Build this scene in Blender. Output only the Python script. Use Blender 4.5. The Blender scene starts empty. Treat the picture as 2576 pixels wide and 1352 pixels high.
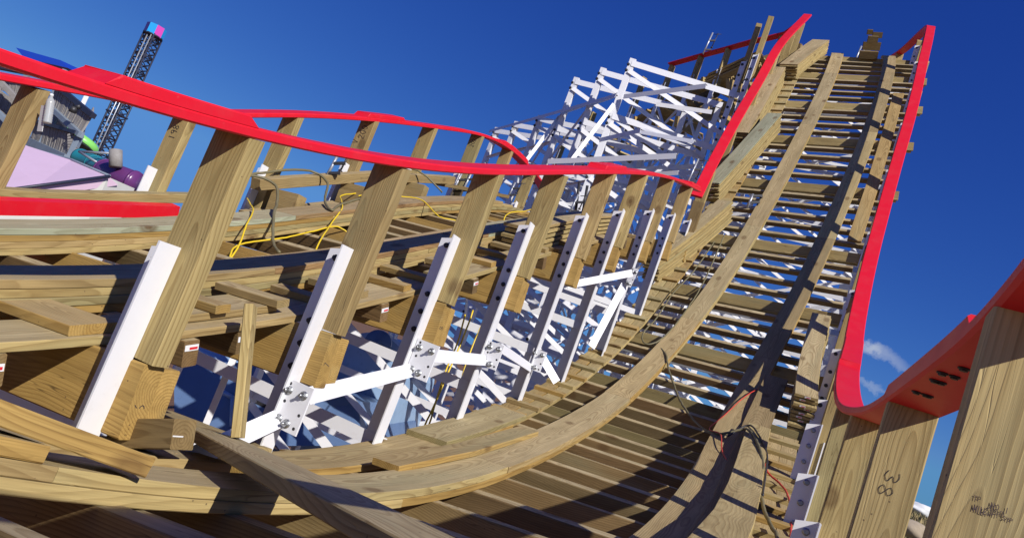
import bpy, math, random
from mathutils import Vector, Matrix

random.seed(7)
R_ = random.Random(11)
rad = math.radians
V = Vector

# ------------------------------------------------------------------ camera
F_PX, ROLL, PITCH = 1760.0, rad(20.6), rad(6.8)
W_PX, H_PX = 2575.0, 1352.0
sc = bpy.context.scene
XR = V((1, 0, 0)); UP0 = V((0, -math.sin(PITCH), math.cos(PITCH))); FW = V((0, math.cos(PITCH), math.sin(PITCH)))
cam_r = XR * math.cos(ROLL) + UP0 * math.sin(ROLL)
cam_u = -XR * math.sin(ROLL) + UP0 * math.cos(ROLL)
cd = bpy.data.cameras.new('camera'); cam = bpy.data.objects.new('camera', cd); sc.collection.objects.link(cam)
cam.matrix_world = Matrix((( cam_r.x, cam_u.x, -FW.x, 0), (cam_r.y, cam_u.y, -FW.y, 0), (cam_r.z, cam_u.z, -FW.z, 0), (0, 0, 0, 1)))
cd.sensor_width = 36; cd.lens = 36 * F_PX / W_PX; cd.clip_start = 0.03; cd.clip_end = 3000
sc.camera = cam
sc.render.resolution_x = 1024; sc.render.resolution_y = 537

# ------------------------------------------------------------------ light
SUN = V((0.72, -1.0, 0.85)).normalized()
world = bpy.data.worlds.new('World'); sc.world = world; world.use_nodes = True
nt = world.node_tree; nt.nodes.clear()
wo = nt.nodes.new('ShaderNodeOutputWorld'); bg = nt.nodes.new('ShaderNodeBackground'); sky = nt.nodes.new('ShaderNodeTexSky')
sky.sky_type = 'NISHITA'; sky.sun_disc = False
sky.sun_elevation = math.asin(SUN.z); sky.sun_rotation = math.atan2(SUN.x, SUN.y)
sky.altitude = 1500; sky.air_density = 1.0; sky.dust_density = 0.2; sky.ozone_density = 4.0
hs = nt.nodes.new('ShaderNodeHueSaturation'); hs.inputs['Saturation'].default_value = 1.0
# the deep polarised blue of this sky
sp_ = nt.nodes.new('ShaderNodeSeparateColor'); cb_ = nt.nodes.new('ShaderNodeCombineColor'); nt.links.new(sky.outputs[0], sp_.inputs[0])
for ch_, g_, a_ in ((0, 1.29, .46), (1, 1.10, .58), (2, .62, .75)):
    p1 = nt.nodes.new('ShaderNodeMath'); p1.operation = 'MULTIPLY'; nt.links.new(sp_.outputs[ch_], p1.inputs[0]); p1.inputs[1].default_value = .085
    pm = nt.nodes.new('ShaderNodeMath'); pm.operation = 'MINIMUM'; nt.links.new(p1.outputs[0], pm.inputs[0]); pm.inputs[1].default_value = (.30, .50, .78)[ch_]
    p2 = nt.nodes.new('ShaderNodeMath'); p2.operation = 'POWER'; nt.links.new(pm.outputs[0], p2.inputs[0]); p2.inputs[1].default_value = g_
    p3 = nt.nodes.new('ShaderNodeMath'); p3.operation = 'MULTIPLY'; nt.links.new(p2.outputs[0], p3.inputs[0]); p3.inputs[1].default_value = a_ / .085
    nt.links.new(p3.outputs[0], cb_.inputs[ch_])
nt.links.new(cb_.outputs[0], hs.inputs['Color'])
# two faint wisps of cloud low in the sky
tc = nt.nodes.new('ShaderNodeTexCoord')
def wmath(op, a=None, b=None, c=None):
    n = nt.nodes.new('ShaderNodeMath'); n.operation = op
    for i, q in enumerate((a, b, c)):
        if q is None: continue
        if isinstance(q, (int, float)): n.inputs[i].default_value = q
        else: nt.links.new(q, n.inputs[i])
    return n.outputs[0]
def raydir(x, y):
    dx, dy = x - W_PX / 2, y - H_PX / 2
    u = (dx * math.cos(ROLL) + dy * math.sin(ROLL)) / F_PX; v = (dx * math.sin(ROLL) - dy * math.cos(ROLL)) / F_PX
    return V((u, math.cos(PITCH) - v * math.sin(PITCH), math.sin(PITCH) + v * math.cos(PITCH)))
cloud = None
for (cx, cy, ex, ey, rx, ry, k) in ((2214, 888, 2254, 906, .036, .011, .40), (2190, 872, 2214, 880, .018, .011, .36), (2195, 975, 2227, 990, .022, .006, .30)):
    c = raydir(cx, cy).normalized(); e = (raydir(ex, ey).normalized() - c).normalized(); f = c.cross(e).normalized()
    def dot(vec):
        n = nt.nodes.new('ShaderNodeVectorMath'); n.operation = 'DOT_PRODUCT'; nt.links.new(tc.outputs['Generated'], n.inputs[0]); n.inputs[1].default_value = vec; return n.outputs['Value']
    no = nt.nodes.new('ShaderNodeTexNoise'); no.inputs['Scale'].default_value = 30; no.inputs['Detail'].default_value = 8; no.inputs['Roughness'].default_value = .68
    nt.links.new(tc.outputs['Generated'], no.inputs['Vector'])
    n2 = wmath('MULTIPLY_ADD', no.outputs['Fac'], 2.0, -1.0)
    a1 = wmath('ADD', wmath('SUBTRACT', dot(e), c.dot(e)), wmath('MULTIPLY', n2, .026)); b1 = wmath('ADD', wmath('SUBTRACT', dot(f), c.dot(f)), wmath('MULTIPLY', n2, .020))
    r2 = wmath('ADD', wmath('POWER', wmath('ABSOLUTE', wmath('DIVIDE', a1, rx)), 2.0), wmath('POWER', wmath('ABSOLUTE', wmath('DIVIDE', b1, ry)), 2.0))
    m = wmath('MULTIPLY', wmath('MAXIMUM', wmath('SUBTRACT', 1.0, r2), 0.0), wmath('MULTIPLY', wmath('GREATER_THAN', dot(c), .9), k))
    cloud = m if cloud is None else wmath('ADD', cloud, m)
mx = nt.nodes.new('ShaderNodeMix'); mx.data_type = 'RGBA'; mx.inputs['B'].default_value = (6.2, 6.8, 7.9, 1)
nt.links.new(cloud, mx.inputs['Factor']); nt.links.new(hs.outputs[0], mx.inputs['A'])
nt.links.new(mx.outputs['Result'], bg.inputs['Color']); bg.inputs['Strength'].default_value = 0.085
nt.links.new(bg.outputs[0], wo.inputs[0])
sl = bpy.data.lights.new('sun', 'SUN'); sl.energy = 5.0; sl.angle = rad(.5); sl.color = (1, .955, .89)
so = bpy.data.objects.new('sun', sl); sc.collection.objects.link(so); so.rotation_euler = SUN.to_track_quat('Z', 'Y').to_euler()
sc.view_settings.view_transform = 'Standard'; sc.view_settings.look = 'None'; sc.view_settings.exposure = 0.0; sc.view_settings.gamma = 1
sc.render.engine = 'CYCLES'; sc.cycles.max_bounces = 6; sc.cycles.diffuse_bounces = 2

# ------------------------------------------------------------------ helpers
def P(x, y, d):
    """the point of the place seen at (x, y) of the photo, d metres ahead of the viewer"""
    r = raydir(x, y); return r * (d / r.y)
COL = sc.collection
def tag(o, label=None, cat=None, group=None, kind=None):
    for k, q in (('label', label), ('category', cat), ('group', group), ('kind', kind)):
        if q: o[k] = q
    return o
def thing(name, loc, label, cat, group=None):
    o = bpy.data.objects.new(name, None); COL.objects.link(o); o.location = loc; o.empty_display_size = .1
    return tag(o, label, cat, group)
class MB:
    def __init__(s): s.v = []; s.f = []; s.g = []; s.c = []; s.mi = []; s.smooth = []
    def add(s, verts, faces, gs=None, cols=None, mi=0, smooth=False):
        o = len(s.v); s.v += [tuple(q) for q in verts]
        s.g += [tuple(q) for q in (gs or verts)]
        for i, f in enumerate(faces):
            s.f.append([o + k for k in f]); s.c.append(cols[i] if isinstance(cols, list) else (cols or (1, 1, 1))); s.mi.append(mi); s.smooth.append(smooth)
    def sweep(s, pts, xs, ys, prof, col=(1, 1, 1), top=None, seed=None, closed_caps=True, mi=0, smooth=False):
        n = len(prof); off = V((R_.uniform(0, 50), R_.uniform(-.05, .05), R_.uniform(-.05, .05))) if seed is None else seed
        verts = []; gs = []; L = 0
        for i, p in enumerate(pts):
            if i: L += (p - pts[i - 1]).length
            for (a, b) in prof: verts.append(p + xs[i] * a + ys[i] * b); gs.append((off.x + L, off.y + a, off.z + b))
        faces = []; cols = []
        for i in range(len(pts) - 1):
            for j in range(n):
                k = (j + 1) % n; faces.append((i * n + j, i * n + k, (i + 1) * n + k, (i + 1) * n + j))
                ey = prof[k][0] - prof[j][0]
                istop = top is not None and prof[j][1] > 0 and prof[k][1] > 0 and abs(prof[k][1] - prof[j][1]) < 1e-6
                cols.append(top if istop else col)
        if closed_caps:
            faces.append(tuple(range(n))[::-1]); faces.append(tuple((len(pts) - 1) * n + j for j in range(n))); cols += [col, col]
        # keep normals outward
        fl = xs[0].cross(ys[0]).dot((pts[1] - pts[0])) 
        area = sum(prof[j][0] * prof[(j + 1) % n][1] - prof[(j + 1) % n][0] * prof[j][1] for j in range(n))
        if fl * area < 0: faces = [f[::-1] for f in faces]
        s.add(verts, faces, gs, cols, mi, smooth)
    def box(s, p0, p1, x, w, t, col=(1, 1, 1), top=None, ch=.003, **k):
        """bar from p0 to p1; w across (along x), t along the third axis"""
        d = (p1 - p0).normalized(); x = (x - d * x.dot(d)).normalized(); y = x.cross(d)
        if y.z < 0 and not k.pop('keep', False): y = -y
        k.pop('keep', None)
        s.sweep([p0, p1], [x, x], [y, y], rect(w, t, ch), col, top, **k)
    def tube(s, pts, r, col=(1, 1, 1), n=6, **k):
        xs = []; ys = []; ref = V((0, 0, 1))
        for i in range(len(pts)):
            d = (pts[min(i + 1, len(pts) - 1)] - pts[max(i - 1, 0)]).normalized()
            if abs(d.z) > .95: ref = V((1, 0, 0))
            x = d.cross(ref).normalized(); xs.append(x); ys.append(d.cross(x))
        rr = r if isinstance(r, (list, tuple)) else [r] * len(pts)
        if len(set(rr)) == 1:
            s.sweep(pts, xs, ys, [(rr[0] * math.cos(2 * math.pi * j / n), rr[0] * math.sin(2 * math.pi * j / n)) for j in range(n)], col, smooth=True, **k)
        else:
            verts = []; faces = []
            for i, p in enumerate(pts):
                for j in range(n): a = 2 * math.pi * j / n; verts.append(p + xs[i] * rr[i] * math.cos(a) + ys[i] * rr[i] * math.sin(a))
            for i in range(len(pts) - 1):
                for j in range(n): k2 = (j + 1) % n; faces.append((i * n + k2, i * n + j, (i + 1) * n + j, (i + 1) * n + k2))
            faces.append(tuple(range(n))); faces.append(tuple((len(pts) - 1) * n + j for j in range(n))[::-1])
            s.add(verts, faces, None, col, k.get('mi', 0), True)
    def build(s, name, mat, parent=None, label=None):
        me = bpy.data.meshes.new(name); me.from_pydata(s.v, [], s.f); 
        ms = mat if isinstance(mat, list) else [mat]
        for m in ms: me.materials.append(m)
        me.polygons.foreach_set('material_index', s.mi); me.polygons.foreach_set('use_smooth', s.smooth)
        a = me.attributes.new('g', 'FLOAT_VECTOR', 'POINT'); a.data.foreach_set('vector', [c for q in s.g for c in q])
        a = me.attributes.new('col', 'FLOAT_COLOR', 'FACE'); a.data.foreach_set('color', [c for q in s.c for c in (q[0], q[1], q[2], 1)])
        me.update()
        o = bpy.data.objects.new(name, me); COL.objects.link(o)
        if parent is not None:
            o.parent = parent; o.matrix_parent_inverse = Matrix.Translation(parent.location).inverted()
        if label: o['label'] = label
        return o
def rect(w, t, c=.003):
    w /= 2; t /= 2; c = min(c, w * .4, t * .4)
    return [(-w + c, -t), (w - c, -t), (w, -t + c), (w, t - c), (w - c, t), (-w + c, t), (-w, t - c), (-w, -t + c)]
def Lprof(w, d, th):          # flat leg from x=-w..0 at y=0..th ; other leg at x=-th..0 going y=0..d
    return [(-w, 0), (0, 0), (0, d), (-th, d), (-th, th), (-w, th)]

# ------------------------------------------------------------------ materials
def new_mat(name):
    m = bpy.data.materials.new(name); m.use_nodes = True; t = m.node_tree; b = t.nodes['Principled BSDF']; return m, t, b
class N:
    def __init__(s, t): s.t = t
    def n(s, typ, **k):
        q = s.t.nodes.new(typ)
        for a, b in k.items(): setattr(q, a, b)
        return q
    def set(s, sock, val):
        if isinstance(val, (int, float)): sock.default_value = val
        elif isinstance(val, (tuple, list)): sock.default_value = val
        else: s.t.links.new(val, sock)
    def m(s, op, *a):
        q = s.n('ShaderNodeMath', operation=op)
        for i, x in enumerate(a): s.set(q.inputs[i], x)
        return q.outputs[0]
    def noise(s, vec, scale, detail=3, rough=.5, w=None):
        q = s.n('ShaderNodeTexNoise'); s.set(q.inputs['Vector'], vec); q.inputs['Scale'].default_value = scale; q.inputs['Detail'].default_value = detail; q.inputs['Roughness'].default_value = rough
        return q.outputs['Fac']
    def scale(s, vec, xyz, loc=(0, 0, 0)):
        q = s.n('ShaderNodeMapping'); s.set(q.inputs['Vector'], vec); q.inputs['Scale'].default_value = xyz; q.inputs['Location'].default_value = loc; return q.outputs[0]
    def mixc(s, f, a, b, mode='MIX'):
        q = s.n('ShaderNodeMix', data_type='RGBA', blend_type=mode); s.set(q.inputs['Factor'], f); s.set(q.inputs['A'], a); s.set(q.inputs['B'], b); return q.outputs['Result']
    def ramp(s, f, stops):
        q = s.n('ShaderNodeValToRGB'); s.set(q.inputs[0], f); e = q.color_ramp.elements
        while len(e) < len(stops): e.new(.5)
        for i, (p, c) in enumerate(stops): e[i].position = p; e[i].color = (c, c, c, 1) if isinstance(c, (int, float)) else (*c, 1)
        return q.outputs[0]
    def attr(s, name): return s.n('ShaderNodeAttribute', attribute_name=name)

def wood_material():
    m, t, b = new_mat('treated_pine'); k = N(t)
    g = k.attr('g').outputs['Vector']; col = k.attr('col').outputs['Color']
    sx = k.n('ShaderNodeSeparateXYZ'); k.set(sx.inputs[0], g)
    w1 = k.noise(k.scale(g, (.55, .8, .8)), 1.0, 2, .5); w2 = k.noise(k.scale(g, (.55, .8, .8), (31, 7, 3)), 1.0, 2, .5)
    w3 = k.noise(k.scale(g, (2.6, 9, 9), (5, 1, 9)), 1.0, 2, .55)
    y = k.m('ADD', sx.outputs[1], k.m('MULTIPLY_ADD', w1, .16, -.08)); z = k.m('ADD', sx.outputs[2], k.m('MULTIPLY_ADD', w2, .42, -.15))
    r = k.m('SQRT', k.m('ADD', k.m('MULTIPLY', y, y), k.m('MULTIPLY', z, z)))
    r = k.m('ADD', r, k.m('MULTIPLY', w3, .020))
    ring = k.m('FRACT', k.m('MULTIPLY', r, 88.0))
    ring = k.ramp(ring, [(0, 0), (.42, .08), (.80, .85), (.92, 1), (1, 0)])
    fine = k.noise(k.scale(g, (5, 260, 260)), 1.0, 2, .6)
    streak = k.noise(k.scale(g, (1.3, 28, 28)), 1.0, 3, .6)
    blot = k.noise(k.scale(g, (1.6, 5, 5), (3, 3, 3)), 1.0, 3, .6)
    lw = k.ramp(k.noise(k.scale(g, (.7, 6, 6), (9, 0, 0)), 1.0, 1, .5), [(.3, .45), (.7, 1)])
    f = k.m('MULTIPLY', k.m('MULTIPLY', ring, lw), .62)
    dark = k.mixc(1.0, col, (.42, .33, .24, 1), 'MULTIPLY')
    c = k.mixc(f, col, dark)
    c = k.mixc(1.0, c, k.ramp(streak, [(.25, (.80, .79, .77)), (.6, (1.04, 1.04, 1.04))]), 'MULTIPLY')
    c = k.mixc(1.0, c, k.ramp(fine, [(.3, (.86, .85, .84)), (.7, (1.06, 1.06, 1.06))]), 'MULTIPLY')
    c = k.mixc(1.0, c, k.ramp(blot, [(.3, (.84, .83, .80)), (.65, (1.05, 1.05, 1.05))]), 'MULTIPLY')
    # green treatment stain patches
    gs = k.ramp(k.noise(k.scale(g, (.5, 3, 3), (70, 0, 0)), 1.0, 3, .6), [(.56, 0), (.7, 1)])
    c = k.mixc(k.m('MULTIPLY', gs, .28), c, (.25, .27, .16, 1))
    # knots
    vo = k.n('ShaderNodeTexVoronoi', feature='F1'); k.set(vo.inputs['Vector'], k.scale(g, (2.1, 3.2, 3.2))); vo.inputs['Scale'].default_value = 1.0; vo.inputs['Randomness'].default_value = 1
    kd = k.m('ADD', vo.outputs['Distance'], k.m('MULTIPLY_ADD', w3, .06, -.03))
    c = k.mixc(k.ramp(kd, [(.045, .85), (.08, .5), (.11, .62), (.18, 0)]), c, (.11, .055, .02, 1))
    # checks (thin cracks along the grain)
    ck = k.ramp(k.noise(k.scale(g, (1.1, 42, 42), (0, 8, 40)), 1.0, 1, .4), [(.492, 0), (.5, 1), (.508, 0)])
    ckm = k.ramp(k.noise(k.scale(g, (1.1, 3, 3), (11, 0, 0)), 1.0, 1), [(.56, 0), (.62, 1)])
    c = k.mixc(k.m('MULTIPLY', k.m('MULTIPLY', ck, ckm), .75), c, (.06, .035, .015, 1))
    # nail heads / specks
    sp = k.n('ShaderNodeTexVoronoi', feature='F1'); k.set(sp.inputs['Vector'], g); sp.inputs['Scale'].default_value = 16
    c = k.mixc(k.ramp(sp.outputs['Distance'], [(.045, .75), (.06, 0)]), c, (.07, .045, .03, 1))
    k.set(b.inputs['Base Color'], c); b.inputs['Roughness'].default_value = .78; b.inputs['Specular IOR Level'].default_value = .25
    bp = k.n('ShaderNodeBump'); bp.inputs['Strength'].default_value = .35; bp.inputs['Distance'].default_value = .0015
    k.set(bp.inputs['Height'], k.m('ADD', k.m('ADD', ring, fine), k.m('MULTIPLY', ck, -2.0))); t.links.new(bp.outputs[0], b.inputs['Normal'])
    return m
M_WOOD = wood_material()

def paint(name, col, rough=.45, dirt=.25, dcol=(.25, .2, .15), scale=3.0, bump=.0, metal=0, dust=None):
    m, t, b = new_mat(name); k = N(t)
    g = k.n('ShaderNodeTexCoord').outputs['Object']
    n1 = k.noise(g, scale, 5, .65); n2 = k.noise(k.scale(g, (1, 1, 1), (9, 9, 9)), scale * 9, 3, .6)
    c = k.mixc(k.m('MULTIPLY', k.ramp(n1, [(.45, 0), (.75, 1)]), dirt), (*col, 1), (*dcol, 1))
    c = k.mixc(k.m('MULTIPLY', k.ramp(n2, [(.60, 0), (.68, 1)]), dirt * .6), c, (*dcol, 1))
    if dust:
        sp = k.n('ShaderNodeTexVoronoi', feature='F1'); k.set(sp.inputs['Vector'], g); sp.inputs['Scale'].default_value = 22
        c = k.mixc(k.m('MULTIPLY', k.ramp(sp.outputs['Distance'], [(.05, 1), (.12, 0)]), dust), c, (.8, .62, .5, 1))
        c = k.mixc(k.m('MULTIPLY', k.ramp(k.noise(g, 6, 6, .7), [(.48, 0), (.8, 1)]), dust * .7), c, (.75, .5, .45, 1))
    k.set(b.inputs['Base Color'], c); b.inputs['Metallic'].default_value = metal
    k.set(b.inputs['Roughness'], k.m('MULTIPLY_ADD', n1, .25, rough - .12))
    if bump:
        bp = k.n('ShaderNodeBump'); bp.inputs['Strength'].default_value = .3; bp.inputs['Distance'].default_value = bump
        k.set(bp.inputs['Height'], n2); t.links.new(bp.outputs[0], b.inputs['Normal'])
    return m
M_WHITE = paint('white_painted_steel', (.78, .78, .80), .42, .14, (.46, .42, .38), 2.2, .0008)
M_RED = paint('red_composite_rail', (.74, .006, .020), .5, .14, (.42, .015, .03), 3, .0003, dust=.05)
M_GALV = paint('galvanised_bolt', (.42, .43, .44), .38, .3, (.2, .2, .2), 12, metal=.85)
M_DARKB = paint('dark_bolt', (.05, .05, .055), .5, .2, (.12, .08, .05), 12, metal=.5)
M_STEEL = paint('galvanised_steel', (.50, .52, .55), .4, .3, (.33, .33, .34), 5, metal=.6)
M_YEL = paint('yellow_cord_jacket', (.78, .55, .02), .45, .1, (.4, .3, .1), 8)
M_BRN = paint('olive_hose_rubber', (.16, .14, .07), .55, .3, (.25, .2, .12), 8)
M_REDC = paint('red_cord_jacket', (.62, .06, .04), .45, .1)
M_BLUE = paint('light_blue_machine_paint', (.30, .44, .64), .4, .35, (.1, .15, .25), 2)
M_NAVY = paint('dark_blue_machine_paint', (.11, .18, .33), .35, .2, (.05, .05, .06), 2)
M_BLACK = paint('unlit_inside_black', (.008, .008, .01), .6, .1)  # near-black that stands for the shade inside openings
M_TAGW = paint('white_lumber_tag', (.8, .8, .8), .5, .05); M_TAGR = paint('red_lumber_tag', (.65, .02, .03), .5, .05)
M_INK = paint('pencil_ink', (.05, .04, .04), .8, .0); M_STAMP = paint('faded_stamp_ink', (.13, .09, .075), .8, .0)
M_SLATW = paint('weathered_grey_slat', (.30, .28, .26), .8, .6, (.16, .14, .12), 2.5)
M_BEAM = paint('blue_grey_steel', (.22, .27, .33), .5, .4, (.12, .13, .15), 2)
M_PINK = paint('pale_pink_roof_panel', (.72, .52, .66), .55, .25, (.5, .36, .45), .7)
M_CREAM = paint('cream_gable_wall', (.62, .62, .58), .7, .3, (.4, .38, .33), .8)
M_PURP = paint('purple_slide_plastic', (.13, .035, .15), .3, .2, (.2, .1, .2), .6)
M_TEAL = paint('teal_slide_plastic', (.02, .22, .27), .3, .2, (.05, .2, .2), .6)
M_GREEN = paint('lime_green_slide_plastic', (.24, .66, .14), .35, .15, (.2, .4, .1), .8)
M_ROYAL = paint('royal_blue_roof_metal', (.01, .05, .42), .4, .15, (.02, .05, .2), .6)
M_TOWER = paint('dark_navy_lattice', (.022, .025, .05), .5, .2, (.05, .05, .06), .5)
M_CYAN = paint('cyan_cap_panel', (.02, .36, .80), .4, .05); M_MAG = paint('magenta_cap_panel', (.62, .06, .42), .4, .05); M_VIOL = paint('violet_cap_panel', (.06, .03, .22), .4, .05)
M_PLASTIC, _t, _b = new_mat('clear_bottle_plastic'); _b.inputs['Base Color'].default_value = (.52, .53, .52, 1); _b.inputs['Roughness'].default_value = .2; _b.inputs['Alpha'].default_value = .7
M_TAPE = paint('silver_tape', (.5, .5, .5), .35, .2, metal=.4)

# ------------------------------------------------------------------ board colours
def wc(kind=None, v=None):
    kind = kind or R_.choices(['gold', 'tan', 'green', 'red', 'straw'], [3, 4, 1.6, 1, 2])[0]
    base = {'gold': (.45, .29, .09), 'tan': (.42, .305, .135), 'green': (.36, .30, .14), 'red': (.38, .235, .105), 'straw': (.47, .36, .155), 'pale': (.58, .445, .20), 'dark': (.24, .165, .07), 'sage': (.38, .40, .28)}[kind]
    f = v or R_.uniform(.86, 1.1); return tuple(min(1, c * f) for c in base)
def top_of(c, k=.55):       # boards that have lain in the sun go greyer on their upper face
    g = (.52, .425, .25); f = R_.uniform(.9, 1.08); return tuple((a * (1 - k) + b * k) * f for a, b in zip(c, g))

# ------------------------------------------------------------------ the two fitted track courses
class Course:
    def __init__(s, o, h, m, b, DS, q0=0.0):
        s.d = .05; s.q0 = q0; n = int(round((len(h) - 1) * DS / s.d)) + 1; s.n = n
        def itp(a, i):
            x = i * s.d / DS; k = min(int(x), len(a) - 2); return a[k] + (a[k + 1] - a[k]) * (x - k)
        s.C = []; s.R = []; s.T = []; s.N = []
        p = V(o)
        for i in range(n):
            H, M, B = itp(h, i), itp(m, i), itp(b, i)
            t = V((math.sin(H) * math.cos(M), math.cos(H) * math.cos(M), math.sin(M))); r = V((math.cos(H) * math.cos(B), -math.sin(H) * math.cos(B), math.sin(B)))
            if i: p = p + (t + s.T[-1]) * (s.d / 2)
            s.C.append(p.copy()); s.T.append(t); s.R.append(r); s.N.append(r.cross(t).normalized())
    def _g(s, A, q):
        q = q - s.q0; i = min(max(q / s.d, 0), s.n - 1.001); k = int(i); f = i - k; return A[k] * (1 - f) + A[k + 1] * f
    def r(s, q): return s._g(s.R, q).normalized()
    def t(s, q): return s._g(s.T, q).normalized()
    def nn(s, q): return s._g(s.N, q).normalized()
    def pt(s, q, a, h=0.0, z=0.0):
        p = s._g(s.C, q)
        e = q - s.q0
        if e < 0: p = p + s.T[0] * e
        if e > (s.n - 1) * s.d: p = p + s.T[-1] * (e - (s.n - 1) * s.d)
        return p + s.r(q) * a + s.nn(q) * h + V((0, 0, z))
DS = 1.5
A = Course((-.5215, 1.3994, -.597), [.4781, .4496, .4117, .3739, .3697, .4106, .4739, .5041, .4959, .4835, .4698, .4457, .409, .3653, .3206, .32, .32],
           [-.1613, -.0322, .1113, .1594, .2252, .4021, .598, .755, .872, .9265, .9355, .9255, .8925, .8353, .7492, .10, -.3],
           [.1721, .1362, .1001, .069, .0575, .0611, .0684, .0808, .0949, .1109, .128, .1412, .1491, .1542, .1588, .16, .16], DS, .45)
B = Course((-3.0433, 1.6567, -.875), [.3711, .3816, .3922, .4021, .3867, .3802, .3977, .4131, .4284, .44, .45], [.1149, .2257, .3366, .4017, .3911, .3475, .2985, .2587, .2189, .1, -.1],
           [.0899, .0782, .0661, .0573, .0453, .0442, .0551, .0643, .0733, .08, .08], DS)
GZ = -4.2

def lay(mb, crs, s0, s1, a0, a1, h, w, t, col, top=None, step=.15, ch=.003):
    """a board following the course"""
    n = max(2, int((s1 - s0) / step) + 1); pts = []; xs = []; ys = []
    for i in range(n):
        f = i / (n - 1); q = s0 + (s1 - s0) * f; pts.append(crs.pt(q, a0 + (a1 - a0) * f, h + t / 2)); xs.append(crs.r(q)); ys.append(crs.nn(q))
    mb.sweep(pts, xs, ys, rect(w, t, ch), col, top)
def runs(s0, s1, lo, hi):
    out = []; s = s0
    while s < s1 - .05:
        e = min(s1, s + R_.uniform(lo, hi)); 
        if s1 - e < .8: e = s1
        out.append((s, e)); s = e
    return out

# bents carry the decks at these stations
A_BENTS = [-.15, .8, 1.75, 2.7, 3.65, 4.85, 6.25, 7.95, 9.55, 11.25, 12.95, 14.95, 16.75, 18.4, 20.1, 21.6]
B_BENTS = [.42, 1.65, 2.72, 3.85, 5.05, 6.38, 7.7, 9.2, 10.6, 11.9]

# ================================================================== GROUND
def hnoise(x, y):
    return math.sin(x * .31 + 1.3) * math.cos(y * .27) * .5 + math.sin(x * .09 + y * .13) * .9 + math.sin(x * .83 + y * .71 + 2) * .18
def ground_z(x, y):
    r = math.hypot(x, y)
    z = GZ + .12 * hnoise(x * 2, y * 2) * min(1, r / 10)
    ang = math.atan2(x, max(y, .001)) if y > 0 else 9
    k = max(0, min(1, (r - 14) / 34)); k = k * k * (3 - 2 * k)
    w = max(0, min(1, (x / max(r, 1) - .33) / .16))
    return z + k * w * (3.95 + .35 * hnoise(x * .5, y * .5)) - (1 - w) * k * .6
mbg = MB(); rings = [0, 2, 4, 6, 8, 10, 12, 15, 18, 22, 26, 30, 34, 38, 42, 46, 50, 56, 64, 80, 110, 160, 260, 500, 1100, 2200]; na = 180
vs = [(0, 0, GZ)]; fs = []
for i, r in enumerate(rings[1:]):
    for j in range(na): a = 2 * math.pi * j / na; x, y = r * math.sin(a), r * math.cos(a); vs.append((x, y, ground_z(x, y)))
for j in range(na): fs.append((0, 1 + (j + 1) % na, 1 + j))
for i in range(len(rings) - 2):
    for j in range(na): k = (j + 1) % na; fs.append((1 + i * na + j, 1 + i * na + k, 1 + (i + 1) * na + k, 1 + (i + 1) * na + j))
mbg.add(vs, fs, smooth=True)
m, t, b = new_mat('dirt_and_dry_grass'); k = N(t); g = k.n('ShaderNodeTexCoord').outputs['Object']
soil = k.mixc(k.ramp(k.noise(g, 1.6, 6, .7), [(.35, 0), (.65, 1)]), (.22, .095, .04, 1), (.10, .055, .03, 1))
soil = k.mixc(k.ramp(k.noise(g, 14, 4, .7), [(.55, 0), (.7, .7)]), soil, (.28, .19, .12, 1))
gr = k.mixc(k.ramp(k.noise(g, 3.5, 6, .75), [(.4, 0), (.6, 1)]), (.19, .15, .07, 1), (.09, .085, .035, 1))
gr = k.mixc(k.ramp(k.noise(g, .5, 3, .6), [(.5, 0), (.62, .6)]), gr, (.25, .19, .12, 1))
sx = k.n('ShaderNodeSeparateXYZ'); k.set(sx.inputs[0], g)
c = k.mixc(k.ramp(k.m('DIVIDE', sx.outputs[0], 20.0), [(.45, 0), (.75, 1)]), soil, gr)
k.set(b.inputs['Base Color'], c); b.inputs['Roughness'].default_value = .95
bp = k.n('ShaderNodeBump'); bp.inputs['Strength'].default_value = .8; bp.inputs['Distance'].default_value = .06; k.set(bp.inputs['Height'], k.noise(g, 6, 6, .75)); t.links.new(bp.outputs[0], b.inputs['Normal'])
M_GROUND = m
tag(mbg.build('ground', M_GROUND), kind='structure')

# dry grass tufts on the rise at the right, where the photo shows them
mb = MB()
for i in range(5200):
    d = R_.uniform(22, 52); xx = R_.uniform(2180, 2440); r0 = raydir(xx, 1300); x = r0.x / r0.y * d; y = d; z = ground_z(x, y)
    hgt = R_.uniform(.06, .22) * (1 + d / 60); a = R_.uniform(0, 6.28); wv = V((math.cos(a), math.sin(a), 0)) * hgt * .22; tip = V((R_.uniform(-.4, .4), R_.uniform(-.4, .4), 1)) * hgt
    p = V((x, y, z - .02)); q = R_.random(); cc = (.24 + .14 * q, .19 + .10 * q, .09 + .05 * q) if R_.random() < .7 else (.10, .10, .04)
    mb.add([p - wv, p + wv, p + tip], [(0, 1, 2)], None, cc)
m, t, b = new_mat('dry_grass_blades'); k = N(t); k.set(b.inputs['Base Color'], k.attr('col').outputs['Color']); b.inputs['Roughness'].default_value = .9
tag(mb.build('dry_grass', m), 'tufts of dry yellow grass on the rise at the lower right', 'grass', kind='stuff')
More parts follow.
